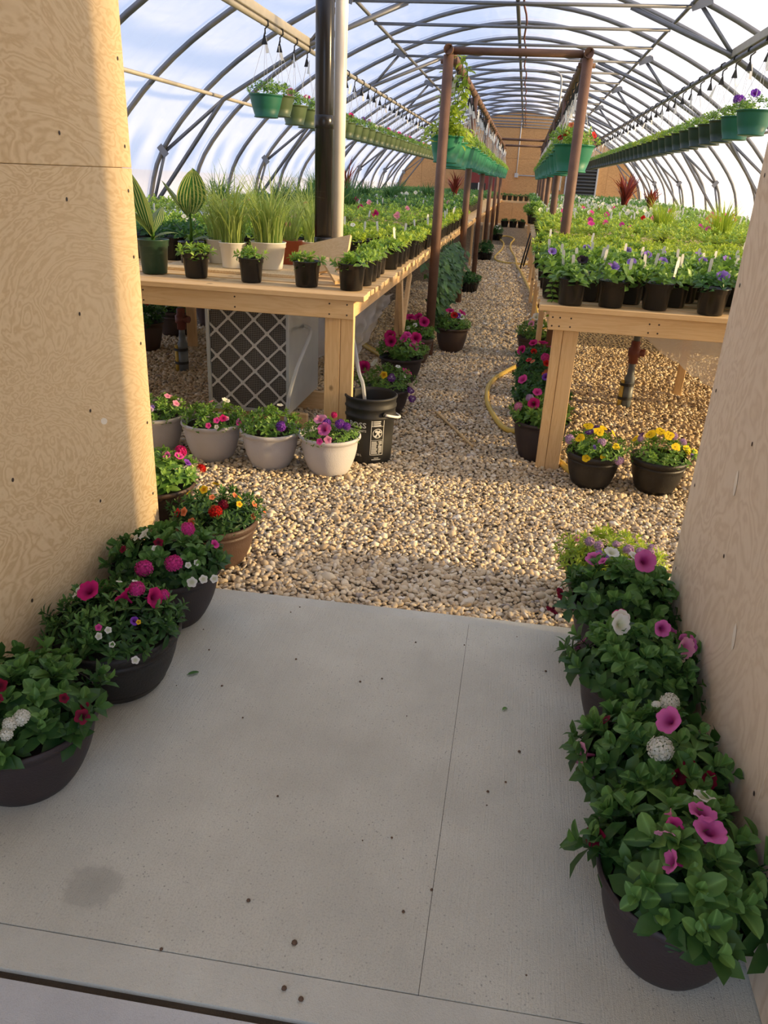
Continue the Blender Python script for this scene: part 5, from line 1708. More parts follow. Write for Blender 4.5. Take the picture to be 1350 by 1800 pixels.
# ------------------------------------------------------------------ heater under the left bench
HX0, HX1, HY0, HY1, HZ0, HZ1 = -1.875, -1.335, 4.60, 5.35, .11, .80
t = thing('unit_heater', 'galvanised heater box with a white diamond filter grid under the left bench', 'heater', (0, 0, 0))
ob('housing', MB().box(HX0, HX1, HY0 + .03, HY1, HZ0, HZ1, .004).mesh('housing', 'heater'), t)
fr = MB()
fr.box(HX0, HX0 + .022, HY0, HY0 + .03, HZ0, HZ1, .002).box(HX1 - .020, HX1, HY0, HY0 + .03, HZ0, HZ1, .002).box(HX0 + .022, HX1 - .02, HY0, HY0 + .03, HZ0, HZ0 + .022, .002).box(HX0 + .022, HX1 - .02, HY0, HY0 + .03, HZ1 - .022, HZ1, .002)
ob('frame', fr.mesh('frame', 'heater'), t)
fx0, fx1, fz0, fz1 = HX0 + .022, HX1 - .02, HZ0 + .022, HZ1 - .022
ob('filter_pad', MB().box(fx0, fx1, HY0 + .022, HY0 + .0295, fz0, fz1).mesh('filter_pad', 'filter'), t)
w = MB()
n = 44
for i in range(1, n):
    x = fx0 + (fx1 - fx0) * i / n
    w.box(x - .0010, x + .0010, HY0 + .0195, HY0 + .0215, fz0, fz1)
for i in range(1, 56):
    z = fz0 + (fz1 - fz0) * i / 56
    w.box(fx0, fx1, HY0 + .0185, HY0 + .0200, z - .0010, z + .0010)
ob('wire_mesh', w.mesh('wire_mesh', 'mesh_wire'), t, kind='stuff')
gr = MB()
px, pz = (fx1 - fx0) / 3.0, (fz1 - fz0) / 4.0
def clip_line(a, b):
    (x0, z0), (x1, z1) = a, b
    t0, t1 = 0.0, 1.0
    for p, q in ((-(x1 - x0), x0 - fx0), (x1 - x0, fx1 - x0), (-(z1 - z0), z0 - fz0), (z1 - z0, fz1 - z0)):
        if p == 0:
            continue
        r_ = q / p
        if p < 0: t0 = max(t0, r_)
        else: t1 = min(t1, r_)
    if t1 - t0 < .02:
        return None
    return (x0 + (x1 - x0) * t0, z0 + (z1 - z0) * t0), (x0 + (x1 - x0) * t1, z0 + (z1 - z0) * t1)
for s in (1, -1):
    for i in range(-5, 9):
        xa = fx0 + (i + .25) * px
        a = (xa, fz0) if s > 0 else (xa, fz1)
        b = (xa + 4 * px, fz0 + 4 * pz) if s > 0 else (xa + 4 * px, fz1 - 4 * pz)
        c = clip_line(a, b)
        if c:
            gr.obox((c[0][0], HY0 + .014, c[0][1]), (c[1][0], HY0 + .014, c[1][1]), .013, .006, (0, 1, 0))
grid = ob('diamond_grid', gr.mesh('diamond_grid', 'grille'), t)
for i in range(-1, 8):
    for j in range(0, 9):
        if (i + j) % 2:
            continue
        x, z = fx0 + (i * .5 + .25) * px, fz0 + j * .5 * pz
        if fx0 - .001 <= x <= fx1 + .001 and fz0 - .001 <= z <= fz1 + .001:
            ob('grid_node', MB().tube([(0, -.0035, 0), (0, .0035, 0)], .0145, 8).mesh('grid_node', 'grille'), grid, (x, HY0 + .014, z))
t = thing('heater_stand', 'low wooden base of offcuts carrying the heater', 'stand', (0, 0, 0))
ob('rail', MB().box(HX0 - .06, HX1 + .10, HY0 + .06, HY0 + .10, G, HZ0 - .003, .003).mesh('rail', 'pine_x'), t)
ob('rail', MB().box(HX0 - .06, HX1 + .10, HY1 - .12, HY1 - .08, G, HZ0 - .003, .003).mesh('rail', 'pine_x'), t)
t = thing('drain_tube', 'clear whitish tube arching from the heater side down to the gravel', 'hose', (0, 0, 0))
pts = spline([(-1.325, 4.95, .62), (-1.24, 4.75, .64), (-1.22, 4.64, .60), (-1.27, 4.53, .42), (-1.31, 4.48, .22), (-1.33, 4.45, G + .012), (-1.36, 4.42, G + .012)], 6)
ob('tube', MB().tube(pts, .012, 10).mesh('tube', 'tube_clear'), t)
t = thing('air_duct', 'inflated clear plastic duct running back from the heater under the bench', 'duct', (0, 0, 0))
pts = [(-1.60, 5.36, .46), (-1.55, 5.6, .48), (-1.45, 6.0, .50), (-1.42, 6.6, .50), (-1.45, 7.4, .49)]
ob('duct', MB().tube(pts, [.22, .26, .27, .27, .18], 22, False).mesh('duct', 'duct'), t)
t = thing('plastic_bag', 'crumpled clear plastic hanging behind the left bench leg', 'plastic', (0, 0, 0))
rs = np.random.default_rng(3)
V, F = [], []
for i in range(15):
    for j in range(10):
        u, v = i / 14, j / 9
        V.append((-1.12 + .30 * u * (1 - .45 * v) + .012 * rs.normal(), 4.85 + .55 * u + .025 * math.sin(9 * u + 5 * v) + .01 * rs.normal(), .80 - .68 * v * (1 - .65 * u) + .01 * rs.normal()))
for i in range(14):
    for j in range(9):
        a = i * 10 + j
        F += [(a, a + 10, a + 11), (a, a + 11, a + 1)]
ob('sheet', mesh_np('sheet', V, F, 'duct'), t)

# ------------------------------------------------------------------ the black bucket
BX, BY = -.762, 4.350
t = thing('plastic_bucket', 'black plastic pail with a white bail and printed warning panel by the left bench leg', 'bucket', (BX, BY, G))
bp = [(.130, 0), (.134, .006), (.140, .16), (.147, .275), (.152, .278), (.153, .292), (.148, .296), (.149, .330), (.154, .333), (.155, .345), (.150, .349), (.151, .385), (.157, .388), (.158, .398), (.153, .402)]
prof = bp + [(.149, .402), (.146, .385), (.136, .16), (.128, .012)]
mb = MB().lathe(prof, 48)
mb.disc(.130, 0, 48, down=True); mb.disc(.128, .012, 48)
ob('body', mb.mesh('body', 'black_rubber'), t)
def rad(z): return .134 + (.147 - .134) * max(0, z - .006) / .27 + .0006
def wrap(name, flat_v, flat_f, ang, zc):
    """lays flat (u along the girth, w up) print onto the wall of the bucket"""
    V = []
    for u, w_ in flat_v:
        z = zc + w_
        r_ = rad(z)
        a = ang + u / r_
        V.append((r_ * math.cos(a), r_ * math.sin(a), z))
    me = bpy.data.meshes.new(name)
    me.from_pydata(V, [], flat_f)
    me.materials.append(M['ink'])
    return ob(name, me, t)
def letters(txt, size, ang, zc, name, sx=1.0):
    cu = bpy.data.curves.new(name, 'FONT')
    cu.body = txt
    cu.size = size
    cu.align_x = 'CENTER'
    cu.resolution_u = 2
    cu.offset = size * .02
    o = bpy.data.objects.new('lettering', cu)
    COL.objects.link(o)
    dg = bpy.context.evaluated_depsgraph_get()
    me = bpy.data.meshes.new_from_object(o.evaluated_get(dg))
    v = [(p.co.x * sx, p.co.y) for p in me.vertices]
    f = [tuple(p.vertices) for p in me.polygons]
    bpy.data.objects.remove(o)
    bpy.data.curves.remove(cu)
    bpy.data.meshes.remove(me)
    wrap(name, v, f, ang, zc)
A_B, A_P = math.radians(-111), math.radians(-61)
letters('BOSS', .046, A_B, .228, 'lettering', 1.1)
letters('LUBRICANTS', .019, A_B, .203, 'lettering', 1.05)
letters('20 L', .018, A_B + .1, .052, 'lettering')
def rects(name, R, ang, zc):
    v, f = [], []
    for u0, u1, w0, w1 in R:
        m = max(1, int((u1 - u0) / .012))
        for i in range(m):
            a, b = u0 + (u1 - u0) * i / m, u0 + (u1 - u0) * (i + 1) / m
            o = len(v)
            v += [(a, w0), (b, w0), (b, w1), (a, w1)]
            f.append((o, o + 1, o + 2, o + 3))
    wrap(name, v, f, ang, zc)
R = [(-.034, .034, .183, .1855), (-.034, .034, 0, .0025), (-.034, -.0315, 0, .185), (.0315, .034, 0, .185), (-.034, .034, .150, .1515), (-.034, .034, .078, .0795)]
rr = random.Random(4)
for w_ in (.176, .166, .156):
    R += [(-.022, rr.uniform(.012, .026), w_ - .003, w_ + .003), (-.030, -.025, w_ - .003, w_ + .003)]
for i in range(11):
    w_ = .071 - i * .0062
    R += [(-.028, rr.uniform(-.004, .004), w_ - .0016, w_ + .0016), (rr.uniform(.006, .010), .027 - (.01 if i in (3, 10) else 0), w_ - .0016, w_ + .0016)]
R += [(-.012, .012, -.018, -.0145), (-.024, .024, -.026, -.0225)]
R = [tuple(1.18 * q for q in k) for k in R]
rects('warning_panel', R, A_P, .062)
# round pictogram: a ring with a tumbling figure
v, f = [], []
n = 28
for k in range(n):
    a = 2 * PI * k / n
    v += [(.025 * math.cos(a), .025 * math.sin(a)), (.0215 * math.cos(a), .0215 * math.sin(a))]
for k in range(n):
    k2 = (k + 1) % n
    f.append((2 * k, 2 * k2, 2 * k2 + 1, 2 * k + 1))
def pie(cx, cy, rx, ry, rot, m=12):
    o = len(v)
    for k in range(m):
        a = 2 * PI * k / m
        x, y = rx * math.cos(a), ry * math.sin(a)
        v.append((cx + x * math.cos(rot) - y * math.sin(rot), cy + x * math.sin(rot) + y * math.cos(rot)))
    f.append(tuple(range(o, o + m)))
pie(-.006, .010, .008, .007, 0); pie(.004, .004, .014, .006, .9); pie(-.004, -.008, .013, .0035, 1.2); pie(.008, -.009, .013, .0035, 1.9); pie(.014, .004, .009, .003, .2); pie(-.012, -.014, .008, .004, .3)
wrap('pictogram', [(1.18 * a, 1.18 * b) for a, b in v], f, A_P, .062 + .136)
for s, a in ((1, math.radians(-48)), (-1, math.radians(132))):
    x, y = .150 * math.cos(a), .150 * math.sin(a)
    ob('handle_ear', MB().tube([(x, y, .312), (x * 1.10, y * 1.10, .312)], .013, 10).mesh('handle_ear', 'black_rubber'), t)
a1, a2 = math.radians(-48), math.radians(132)
pa, pb = Vector((.168 * math.cos(a1), .168 * math.sin(a1), .312)), Vector((.168 * math.cos(a2), .168 * math.sin(a2), .312))
c = (pa + pb) / 2
ax = (pa - pb) / 2
outv = Vector((math.cos(math.radians(42)), math.sin(math.radians(42)), 0))
hp = [tuple(c + ax * math.cos(q) + (outv * .180 + Vector((0, 0, -.055))) * math.sin(q)) for q in [PI * k / 16 for k in range(17)]]
ob('bail', MB().tube(hp, .0075, 8).mesh('bail', 'white_plastic'), t)
t = thing('siphon_tube', 'bluish clear tube dropping into the black bucket', 'hose', (0, 0, 0))
ob('tube', MB().tube(spline([(-.97, 4.62, .76), (-.91, 4.55, .60), (-.862, 4.47, .46), (-.825, 4.43, .385), (-.79, 4.40, .15)], 5), .011, 10).mesh('tube', 'tube_clear'), t)

# ------------------------------------------------------------------ standpipes
def standpipe(label, x, y, s):
    t = thing('standpipe', label, 'pipe', (x, y, G))
    ob('riser', MB().tube([(0, 0, -.02), (0, 0, .20)], .040, 14).mesh('riser', 'grey_pipe'), t)
    ob('reducer', MB().lathe([(.040, .20), (.041, .225), (.027, .26), (.027, .30), (.024, .30), (.024, .345)], 14).mesh('reducer', 'grey_pipe'), t)
    ob('hose_length', MB().tube([(-.05, -.012, -.01), (-.05, -.012, .21)], .016, 10).mesh('hose_length', 'hose_y'), t)
    for z in (.06, .17):
        ob('strap', MB().lathe([(.056, 0), (.056, .022)], 16, (-.014, -.004, z)).mesh('strap', 'black_rubber'), t)
    ob('valve_body', MB().lathe([(.024, .34), (.036, .345), (.036, .39), (.048, .40), (.048, .455), (.034, .465), (.034, .51), (.026, .515)], 14).mesh('valve_body', 'valve'), t)
    ob('valve_port', MB().tube([(0, 0, .43), (s * .075, -.02, .43)], .028, 10).mesh('valve_port', 'valve'), t)
    ob('upper_pipe', MB().tube([(0, 0, .51), (0, 0, .88)], .024, 12).mesh('upper_pipe', 'grey_pipe'), t)
standpipe('grey standpipe with red valve and taped yellow hose under the right bench', .965, 6.12, 1)
standpipe('grey standpipe with red valve in the shade under the left bench', -2.66, 6.02, 1)
t = thing('plastic_sheet', 'translucent plastic sheet sagging under the right bench by the wall edge', 'plastic', (0, 0, 0))
rs = np.random.default_rng(8)
V, F = [], []
for i in range(26):
    for j in range(12):
        u, v_ = i / 25, j / 11
        x = 1.02 + 1.0 * u
        drop = .30 + .42 * min(1, u * 1.5)
        y = 6.45 - .10 * u + .04 * math.sin(7 * u + 3 * v_) + (.25 * max(0, u - .6) * math.sin(16 * u))
        V.append((x + .02 * math.sin(11 * v_ + 4 * u), y - .10 * v_, BZ - .14 - drop * v_ + .008 * rs.normal()))
for i in range(25):
    for j in range(11):
        a = i * 12 + j
        F += [(a, a + 12, a + 13), (a, a + 13, a + 1)]
ob('sheet', mesh_np('sheet', V, F, 'sheet'), t)

# ------------------------------------------------------------------ hoses on the gravel
def hose(label, P, r=.016, mat='hose_y', nm='garden_hose', cat='hose'):
    t = thing(nm, label, cat, (0, 0, 0))
    ob('hose' if cat == 'hose' else 'rod', MB().tube(spline([(x, y, (z if z is not None else G + r + .008)) for x, y, z in P], 6), r, 10).mesh('hose', mat), t)
N_ = None
hose('thick yellow hose looping out from under the right bench leg', [(.46, 4.36, N_), (.36, 4.62, N_), (.20, 5.05, N_), (.05, 5.12, N_), (-.05, 5.45, N_), (-.115, 5.9, N_), (-.10, 6.45, N_), (.04, 6.96, N_), (.17, 7.25, N_), (.36, 7.35, N_)], .019)
hose('long yellow hose winding down the middle of the aisle', [(.40, 9.3, N_), (.34, 10.1, N_), (.31, 11.5, N_), (.22, 13.2, N_), (.10, 15.3, N_), (-.01, 16.8, N_), (-.05, 18.4, N_), (-.19, 20.6, N_), (-.22, 22.6, N_), (-.16, 24.6, N_), (-.40, 25.6, N_), (-.62, 24.8, N_), (-.42, 22.6, N_), (-.41, 20.4, N_), (-.50, 18.4, N_), (-.44, 17.4, N_), (-.20, 16.95, N_), (.30, 16.9, N_)], .020)
hose('pale dry stick lying on the gravel of the aisle', [(-.46, 5.40, G + .02), (-.31, 5.06, G + .022), (-.15, 4.70, G + .02)], .008, 'stick', 'dry_stick', 'stick')
hose('dusty yellow hose lying under the left bench behind the bucket', [(-1.60, 7.9, N_), (-1.40, 7.5, N_), (-1.16, 7.1, N_), (-1.0, 6.85, N_)], .024)

# ------------------------------------------------------------------ steel posts with their rails
POSTS_Y = [7.4, 11.0, 14.6, 18.2, 21.8, 25.4]
pmesh = MB().tube([(0, 0, G - .02), (0, 0, 2.50)], .044, 16).mesh('post', 'rust')
def tubering(p, q, r):
    """open pipe with a visible wall at its ends"""
    p, q = Vector(p), Vector(q)
    mb = MB()
    mb.tube([p, q], r, 16, False)
    d = (q - p).normalized()
    mb.tube([q, q + d * .0005, q - d * .05, p + d * .05, p - d * .0005, p], [r, r * .82, r * .80, r * .80, r * .82, r], 16, False)
    return mb
for s, x, lab in ((-1, -.752, 'rusty steel pipe frame of posts and rail along the left aisle edge'), (1, .392, 'rusty steel pipe frame of posts and rail along the right aisle edge')):
    t = thing('pipe_frame', lab, 'frame', (x, 0, 0))
    for y in POSTS_Y:
        ob('post', pmesh, t, (0, y, 0))
    ob('rail', tubering((0, 7.33, 2.535), (0, 27.5, 2.535), .040).mesh('rail', 'rust'), t)
    ob('rail_stub', MB().tube([(-.07, 7.46, 2.46), (.07, 7.46, 2.46)], .02, 8).mesh('rail_stub', 'rust'), t)
ob_c = thing('cross_pipe', 'rusty pipe bridging the aisle between the two nearest posts', 'pipe', (0, 0, 0))
ob('pipe', MB().tube([(-.712, 7.42, 2.535), (.352, 7.42, 2.535)], .030, 12).mesh('pipe', 'rust'), ob_c)
for i, y in enumerate((21.8, 25.4)):
    t = thing('cross_pipe', ['rusty pipe bridging the aisle far back, higher of the two', 'rusty pipe bridging the aisle far back, lower of the two'][i], 'pipe', (0, 0, 0))
    ob('pipe', MB().tube([(-.712, y, 2.535), (.352, y, 2.535)], .030, 12).mesh('pipe', 'rust'), t)

# ------------------------------------------------------------------ hanging baskets
HB = {}
def hb_parts(mat, r, h, drop, fol, v):
    k = (mat, r, h, drop, fol, v)
    if k not in HB:
        pm, sm = pot('basket', mat, r, h)
        rs = np.random.default_rng(300 + v + int(r * 1000))
        fm, lf, wid, n_ros, H = {'fine': ('leaf_mid', .040, .42, 52, .17), 'lime': ('leaf_lime', .048, .55, 40, .17), 'bench': ('leaf_bench', .048, .5, 48, .18)}[fol]
        A = dome(rs, n_ros, r * 1.18, H, h - .02, lf, 8, 1.0, .72)
        fo = bake('foliage', A[:5], fm, wid)
        mb = MB()
        for a in range(4):
            q = a * PI / 2 + .4
            mb.tube([(r * math.cos(q), r * math.sin(q), h), (.012 * math.cos(q), .012 * math.sin(q), h + drop - .17)], .0022, 4, False)
        hg = mb.mesh('hanger_wires', 'wire')
        zt = h + drop
        hk = MB()
        hk.add([(-.034, -.03, zt - .20), (.034, -.03, zt - .20), (0, -.03, zt - .085), (-.034, -.018, zt - .20), (.034, -.018, zt - .20), (0, -.018, zt - .085)],
               [(0, 2, 1), (3, 4, 5), (0, 1, 4, 3), (1, 2, 5, 4), (2, 0, 3, 5)])
        hk.tube([(0, 0, zt - .10), (0, 0, zt - .05), (.038, 0, zt - .02), (.034, 0, zt + .025), (0, 0, zt + .042), (-.036, 0, zt + .02), (-.038, 0, zt - .015)], .009, 6)
        hook = hk.mesh('hook', 'black_rubber')
        HB[k] = (pm, sm, fo, hg, hook)
    return HB[k]
LONG_TAG = MB().add([(-.017, 0, 0), (.017, 0, 0), (.013, 0, .10), (.004, 0, .15), (-.004, 0, .15), (-.013, 0, .10), (-.017, .001, 0), (.017, .001, 0), (.013, .001, .10), (.004, .001, .15), (-.004, .001, .15), (-.013, .001, .10)],
    [(0, 1, 2, 3, 4, 5), (11, 10, 9, 8, 7, 6)]).mesh('basket_tag', 'tag')
def basket(label, group, x, y, z_rim, z_rail, r, h, mat, fol, v, flowers=(), tagged=True, rz=None):
    rz = RNG.uniform(0, 1.5) if rz is None else rz
    t = thing('hanging_basket', label, 'hanging basket', (x, y, z_rim - h), rz, group)
    pm, sm, fo, hg, hook = hb_parts(mat, r, h, z_rail - z_rim, fol, v)
    ob('basket', pm, t)
    ob('foliage', fo, t, kind='stuff')
    ob('hanger_wires', hg, t)
    ob('hook', hook, t, rz=-rz)
    if tagged:
        ob('basket_tag', LONG_TAG, t, mw=Matrix.Rotation(-rz + RNG.uniform(-.6, .6), 4, 'Z') @ Matrix.Translation((.03, -.03, h + z_rail - z_rim - .28)) @ Matrix.Rotation(RNG.uniform(-.3, .3), 4, 'Y'))
    c, s = math.cos(-rz), math.sin(-rz)
    for kd, col, fx, fy, dz, fs in flowers:
        px_, py_ = fx * r, fy * r
        q = math.hypot(fx, fy)
        ob('flower', flower(kd, col), t, mw=face((px_ * c - py_ * s, px_ * s + py_ * c, h + .125 * (1 - .7 * q * q) + dz), ((fx + .2) * c - (fy - .6) * s, (fx + .2) * s + (fy - .6) * c, .7), fs, RNG.uniform(0, 6)))
    return t
LXR, RXR = CX - 2.59, CX + 2.59
FLS = [('petunia', 'hotpink', .046), ('verbena', 'lilac', .045), ('petunia', 'magenta', .044), ('verbena', 'purple', .04), ('small', 'palepink', .03), ('petunia', 'white', .04)]
basket('bright green hanging basket of low foliage, first on the left rail', None, LXR, 9.20, 2.30, 2.975, .185, .225, 'green_basket', 'fine', 0)
y = 9.75
k = 0
lab = {0: 'second hanging basket on the left rail, a small olive one', 1: 'hanging basket with a pink petunia, third on the left rail', 2: 'olive hanging basket just left of the black pipe'}
while y < 33:
    fl = [] if k == 0 else ([('petunia', 'hotpink', -.2, -.5, .04, .055)] if k == 1 else [(a, b, RNG.uniform(-.7, .7), RNG.uniform(-.8, .2), .02, c) for a, b, c in RNG.sample(FLS, 2 if k < 16 else 1)])
    basket(lab.get(k, (ORD[k - 2] + ' olive basket past the black pipe on the left rail') if k < 12 else 'olive green hanging basket far down the row on the left rail'), None if k in lab else ('hanging baskets along the left rail' if k < 12 else 'far hanging baskets along the left rail'), LXR, y, 2.29 + (.05 if k == 0 else 0), 2.975, .165, .22, 'olive_basket', 'fine', k % 3, fl)
    y += .60
    k += 1
basket('green hanging basket at the right frame edge on the right rail', None, RXR, 9.42, 2.34, 2.975, .185, .235, 'green_basket', 'fine', 1, [('petunia', 'purple', -.3, -.4, .05, .05)])
basket('bright green hanging basket with a violet bloom on the right rail', None, RXR, 10.12, 2.33, 2.975, .185, .235, 'green_basket', 'bench', 0, [('verbena', 'purple', -.35, -.3, .06, .055), ('petunia', 'purple', -.1, -.2, .06, .05)])
y = 10.75
k = 0
while y < 33:
    fl = [('verbena', 'violet', RNG.uniform(-.5, .5), -.4, .05, .04)] if k in (9, 15) else []
    basket((ORD[k] + ' dark green basket past the two bright ones on the right rail') if k < 12 else 'dark green hanging basket far down the row on the right rail', 'hanging baskets along the right rail' if k < 12 else 'far hanging baskets along the right rail', RXR, y, 2.33, 2.975, .178, .235, 'dark_basket', 'lime' if k in (6, 7, 8, 10, 11) else ('bench' if k % 2 else 'fine'), k % 3, fl, tagged=(k % 2 == 0))
    y += .66
    k += 1
y = 7.72
k = 0
nm = {0: 'emerald basket with a climbing vine behind the nearest left post', 1: 'emerald basket second along the left pipe frame'}
while y < 27:
    basket(nm.get(k, ('emerald basket ' + ORD[k] + ' along the left pipe frame') if k < 10 else 'emerald hanging basket far down the left pipe frame'), None if k in nm else ('emerald baskets along the left pipe frame' if k < 10 else 'far emerald baskets along the left pipe frame'), -.752, y, 1.885 + RNG.uniform(-.02, .02), 2.535, .152, .225, 'emerald_basket', 'lime' if k < 2 else 'bench', k % 3,
           [('small', 'palepink', .2, -.4, .04, .03)] if k in (3, 5) else ([('small', 'yellow', .3, -.4, .04, .03)] if k == 9 else []), rz=.35 + .1 * k)
    y += .62
    k += 1
y = 7.72
k = 0
nm = {0: 'emerald basket with red flowers behind the nearest right post', 1: 'emerald basket second along the right pipe frame'}
while y < 27:
    basket(nm.get(k, ('emerald basket ' + ORD[k] + ' along the right pipe frame') if k < 10 else 'emerald hanging basket far down the right pipe frame'), None if k in nm else ('emerald baskets along the right pipe frame' if k < 10 else 'far emerald baskets along the right pipe frame'), .392, y, 1.885 + (.10 if k == 3 else 0) + RNG.uniform(-.02, .02), 2.535, .180 if k == 0 else .155, .225, 'emerald_basket', 'bench', k % 3,
           [('small', 'red', -.75, -.55, .0, .030), ('small', 'red', -.5, -.7, .02, .030), ('small', 'red', .85, -.35, .03, .034), ('small', 'coral', -.3, -.4, .05, .03)] if k == 0 else [], rz=.3 + .1 * k)
    y += .62
    k += 1
# vine climbing from the first left basket up to the rail
rs = np.random.default_rng(17)
P, D, N, Z, T = [], [], [], [], []
vine = MB()
for st in range(7):
    x0, y0 = -.752 + rs.uniform(-.12, .14), 7.62 + rs.uniform(-.06, .10)
    top = [2.52, 2.50, 2.35, 2.15, 2.45, 2.22, 2.40][st]
    path = []
    for i in range(14):
        q = i / 13
        path.append((x0 + (.02 + .07 * (st % 3 - .6)) * q + .03 * math.sin(q * 9 + st), y0 - .02 * q + .03 * math.cos(q * 8 + st), 1.90 + (top - 1.90) * q))
    vine.tube(path, .004, 5)
    for i in range(1, 14):
        for _ in range(2):
            a = rs.uniform(0, 6.28)
            d = unit(np.array([math.cos(a), math.sin(a), rs.uniform(-.9, .3)]))
            u = np.array([0, -.4, 1.]); nn = unit(u - d * np.dot(u, d))
            P.append(np.array(path[i])); D.append(d); N.append(nn); Z.append(rs.uniform(.05, .095)); T.append(rs.uniform(.2, 1))
for i in range(60):
    a = rs.uniform(0, 6.28)
    p = np.array([-.752 + .20 * math.cos(a), 7.72 + .20 * math.sin(a), 1.90 - rs.uniform(-.08, .07)])
    d = unit(np.array([math.cos(a), math.sin(a), rs.uniform(-.8, .3)])); u = np.array([0, -.3, 1.])
    P.append(p); D.append(d); N.append(unit(u - d * np.dot(u, d))); Z.append(rs.uniform(.05, .09)); T.append(rs.uniform(.3, 1))
t = thing('climbing_vine', 'yellow-green vine climbing the wires beside the nearest left post', 'vine', (0, 0, 0))
ob('foliage', bake('foliage', tuple(np.array(q) for q in (P, D, N, Z, T)), 'leaf_lime', .62), t, kind='stuff')
ob('stems', vine.mesh('stems', 'leaf_lime'), t, kind='stuff')
t = thing('bent_conduit', 'thin bent conduit hanging from the ties above the right pipe frame', 'conduit', (0, 0, 0))
ob('conduit', MB().tube(spline([(.15, 16.8, 3.49), (.36, 16.8, 3.47), (.46, 16.8, 3.3), (.46, 16.8, 2.5), (.44, 16.8, .96)], 5), .018, 8).mesh('conduit', 'box_grey'), t)

# ------------------------------------------------------------------ trailing plants hanging below the left bench edge
def trailing(label, y, seed, z1, z0, wdt):
    rs = np.random.default_rng(seed)
    t = thing('trailing_plant', label, 'trailing plant', (0, 0, 0), 0, 'trailing plants under the left bench edge')
    n = 300
    th = rs.uniform(0, 1, n)
    zz = z0 + (z1 - z0) * th
    x = -.80 + rs.normal(0, .045, n) + .05 * np.sin(th * 3)
    yy_ = y + rs.uniform(-wdt, wdt, n)
    a = rs.uniform(-1.6, 1.2, n)
    d = unit(np.stack([np.cos(a), np.sin(a) - .2, rs.uniform(-1.1, -.1, n)], 1))
    u = np.array([.7, -.5, .8])[None] - d * (d @ np.array([.7, -.5, .8]))[:, None]
    ob('foliage', bake('foliage', (np.stack([x, yy_, zz], 1), d, unit(u), rs.uniform(.075, .12, n), np.clip(rs.normal(.45, .25, n), 0, 1)), 'leaf_ivy', .55), t, kind='stuff')
    mb = MB()
    for i in range(8):
        yq = y + rs.uniform(-wdt, wdt) * .8
        mb.tube([(-.82, yq, z1 + .03), (-.80, yq + .02, (z0 + z1) / 2), (-.81, yq, z0)], .004, 5)
    ob('stems', mb.mesh('stems', 'leaf_ivy'), t, kind='stuff')
TL = ['dark green trailing plant right behind the nearest left post, hanging to the gravel', 'dark green trailing plant second behind the nearest left post', 'dark green trailing plant third behind the nearest left post', 'dark green trailing plant fourth, just before the second left post', 'dark green trailing plant past the second left post']
for i, (y, z0) in enumerate(((7.85, .18), (8.35, .22), (8.85, .28), (9.40, .30), (9.95, .30))):
    trailing(TL[i], y, 400 + i, .84, z0, .27)
for i, (x, y, lab) in enumerate(((-.70, 12.2, 'low green plant in a black tray beside the left posts'), (-.70, 17.5, 'green plant in a black pot farther down the left aisle edge'), (-.66, 24.0, 'white flowered plant in a black crate far down the left aisle edge'))):
    mid_planter('aisle_planter', lab, 'planter', (x, y, G), .17, .16, 'nursery', 'black_pot', 420 + i, scatter(40 + i, 14, [('small', 'white', .03)]) if i == 2 else [], H=.22 if i else .12, leaf=.06, n_ros=40, fmat='leaf_blue')
t = thing('plant_stand', 'black wire plant stand with thin legs beside the right aisle edge', 'stand', (.12, 16.0, G))
for i, (x, y) in enumerate(((0, 0), (.06, .5), (.02, 1.0), (.08, 1.5))):
    ob('leg', MB().tube([(x - .05, y, -.02), (x + .10, y + .05, .80)], .016, 6).mesh('leg', 'black_rubber'), t)
ob('top_rail', MB().tube([(.10, -.1, .80), (.14, 1.7, .80)], .016, 6).mesh('top_rail', 'black_rubber'), t)
mid_planter('potted_vine', 'leafy plant spilling over the aisle edge of the right bench halfway back', 'potted plant', (.20, 13.5, BZ + .003), .12, .15, 'nursery', 'black_pot', 430, [], H=.16, leaf=.06, n_ros=60, fmat='leaf_bench', over=1.7)

# ------------------------------------------------------------------ far end: table, pots, boxes on the wall
t = thing('end_table', 'low pine table across the far end of the aisle', 'table', (-.30, 31.9, G))
ob('tabletop', MB().box(-.85, .85, -.3, .3, .86, .93, .004).mesh('tabletop', 'pine_x'), t)
for x in (-.8, .72):
    for y in (-.26, .18):
        ob('leg', MB().box(x, x + .08, y, y + .08, 0, .86, .003).mesh('leg', 'pine_z'), t)
for i in range(7):
    bench_pot(-.95 + .21 * i, 31.75, 'small black pot in the row on the table at the far end', 'black pots on the far table', 'blue', None, .085, .16, z=G + .93)
for i, (x, z, s) in enumerate(((-.62, G, .20), (-.30, G, .20), (.02, G, .20))):
    mid_planter('black_tub', 'black tub on the gravel before the far table', 'planter', (x, 31.35, z), s * .75, .22, 'nursery', 'black_tub', 440 + i, [], H=.08, leaf=.05, n_ros=14, fmat='leaf_blue', group='black tubs below the far table')
YW = Y_END - .014
t = thing('wall_conduit', 'grey conduit with a junction box on the plywood end wall', 'conduit', (0, 0, 0))
ob('conduit', MB().tube([(-.40, YW - .02, 4.0), (-.40, YW - .02, 1.85)], .022, 8).mesh('conduit', 'box_grey'), t)
ob('conduit', MB().tube([(-.36, YW - .02, 1.80), (1.2, YW - .02, 1.80)], .020, 8).mesh('conduit', 'box_grey'), t)
ob('junction_box', MB().box(-.47, -.33, YW - .08, YW, 1.72, 1.88, .005).mesh('junction_box', 'box_grey'), t)
t = thing('exhaust_fan', 'dark louvred exhaust shutter high on the end wall, right of the aisle', 'vent', (2.15, YW, 1.85))
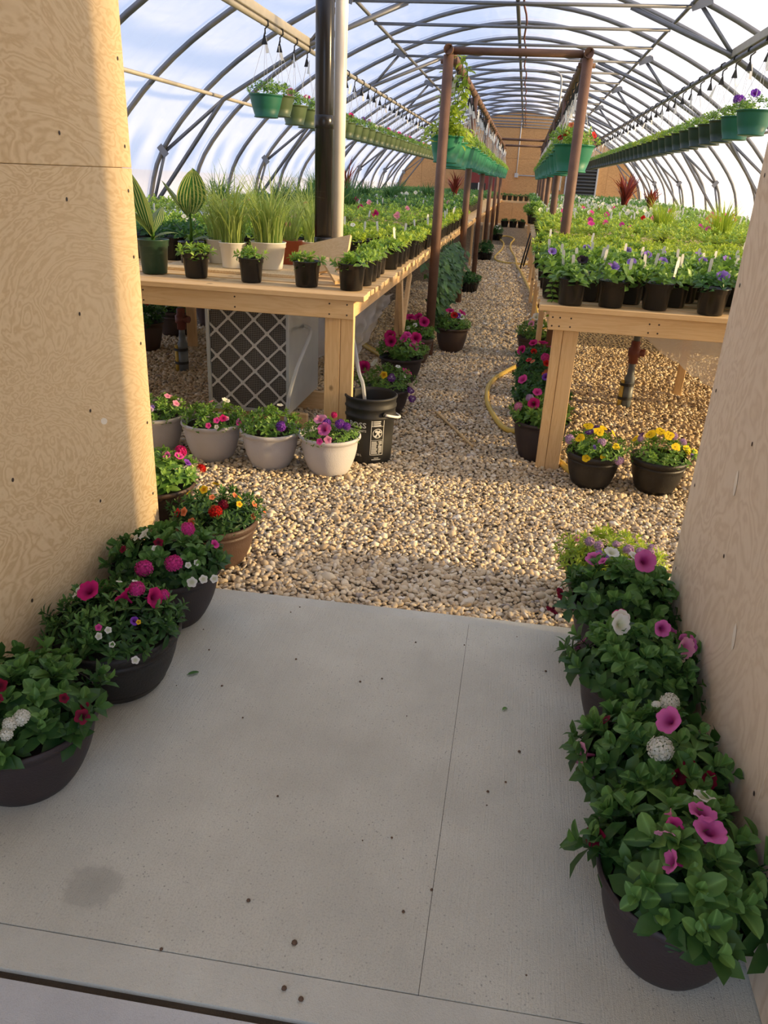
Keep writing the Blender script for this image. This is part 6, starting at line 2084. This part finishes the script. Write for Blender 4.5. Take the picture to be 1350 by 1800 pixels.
ob('frame', MB().box(-.62, -.56, -.08, 0, -.75, .75, .004).box(.56, .62, -.08, 0, -.75, .75, .004).box(-.56, .56, -.08, 0, .69, .75, .004).box(-.56, .56, -.08, 0, -.75, -.69, .004).mesh('frame', 'box_grey'), t)
ob('backplate', MB().box(-.56, .56, -.02, 0, -.69, .69).mesh('backplate', 'black_rubber'), t)
lv = MB().obox((-.56, -.05, 0), (.56, -.05, 0), .12, .012, (0, -.5, .8)).mesh('louvre', 'vent_metal')
for i in range(11):
    ob('louvre', lv, t, (0, 0, -.62 + .124 * i))
t = thing('wall_panel_box', 'small blue-grey box on the end wall left of the louvred vent', 'box', (1.22, YW, 1.60))
ob('case', MB().box(-.17, .17, -.12, 0, -.30, .30, .01).mesh('case', 'vent_metal'), t)
ob('door', MB().box(-.14, .14, -.135, -.121, -.26, .26, .004).mesh('door', 'box_grey'), t)
t = thing('red_heater', 'dark red heater cabinet against the end wall behind the left posts', 'heater', (-1.75, YW, 1.35))
ob('cabinet', MB().box(-.62, .55, -.55, 0, -.55, .55, .01).mesh('cabinet', 'box_red'), t)
ob('panel', MB().box(-.45, .20, -.562, -.551, -.45, .10, .004).mesh('panel', 'black_rubber'), t)
ob('notice', MB().box(-.10, .10, -.572, -.563, -.20, .12).mesh('notice', 'tag'), t)
t = thing('control_box', 'grey control box on the end wall above the red heater', 'box', (-2.1, YW, 2.10))
ob('case', MB().box(-.25, .25, -.16, 0, -.14, .14, .008).mesh('case', 'box_grey'), t)
ob('door', MB().box(-.21, .21, -.172, -.161, -.10, .10, .004).mesh('door', 'box_grey'), t)

# dry leaf on the slab
for i, (x, y, a) in enumerate(((-.93, 1.98, .6), (.11, 2.03, 1.0))):
    o = ob('fallen_leaf', LEAF_NARROW[i], None, mw=Matrix.Translation((x, y, .004)) @ Matrix.Rotation(a, 4, 'Z') @ Matrix.Scale(.042 - .012 * i, 4))
    tag(o, ['single green leaf fallen on the concrete beside the banded planter', 'tiny green leaf fallen on the concrete toward the right planters'][i], 'leaf')
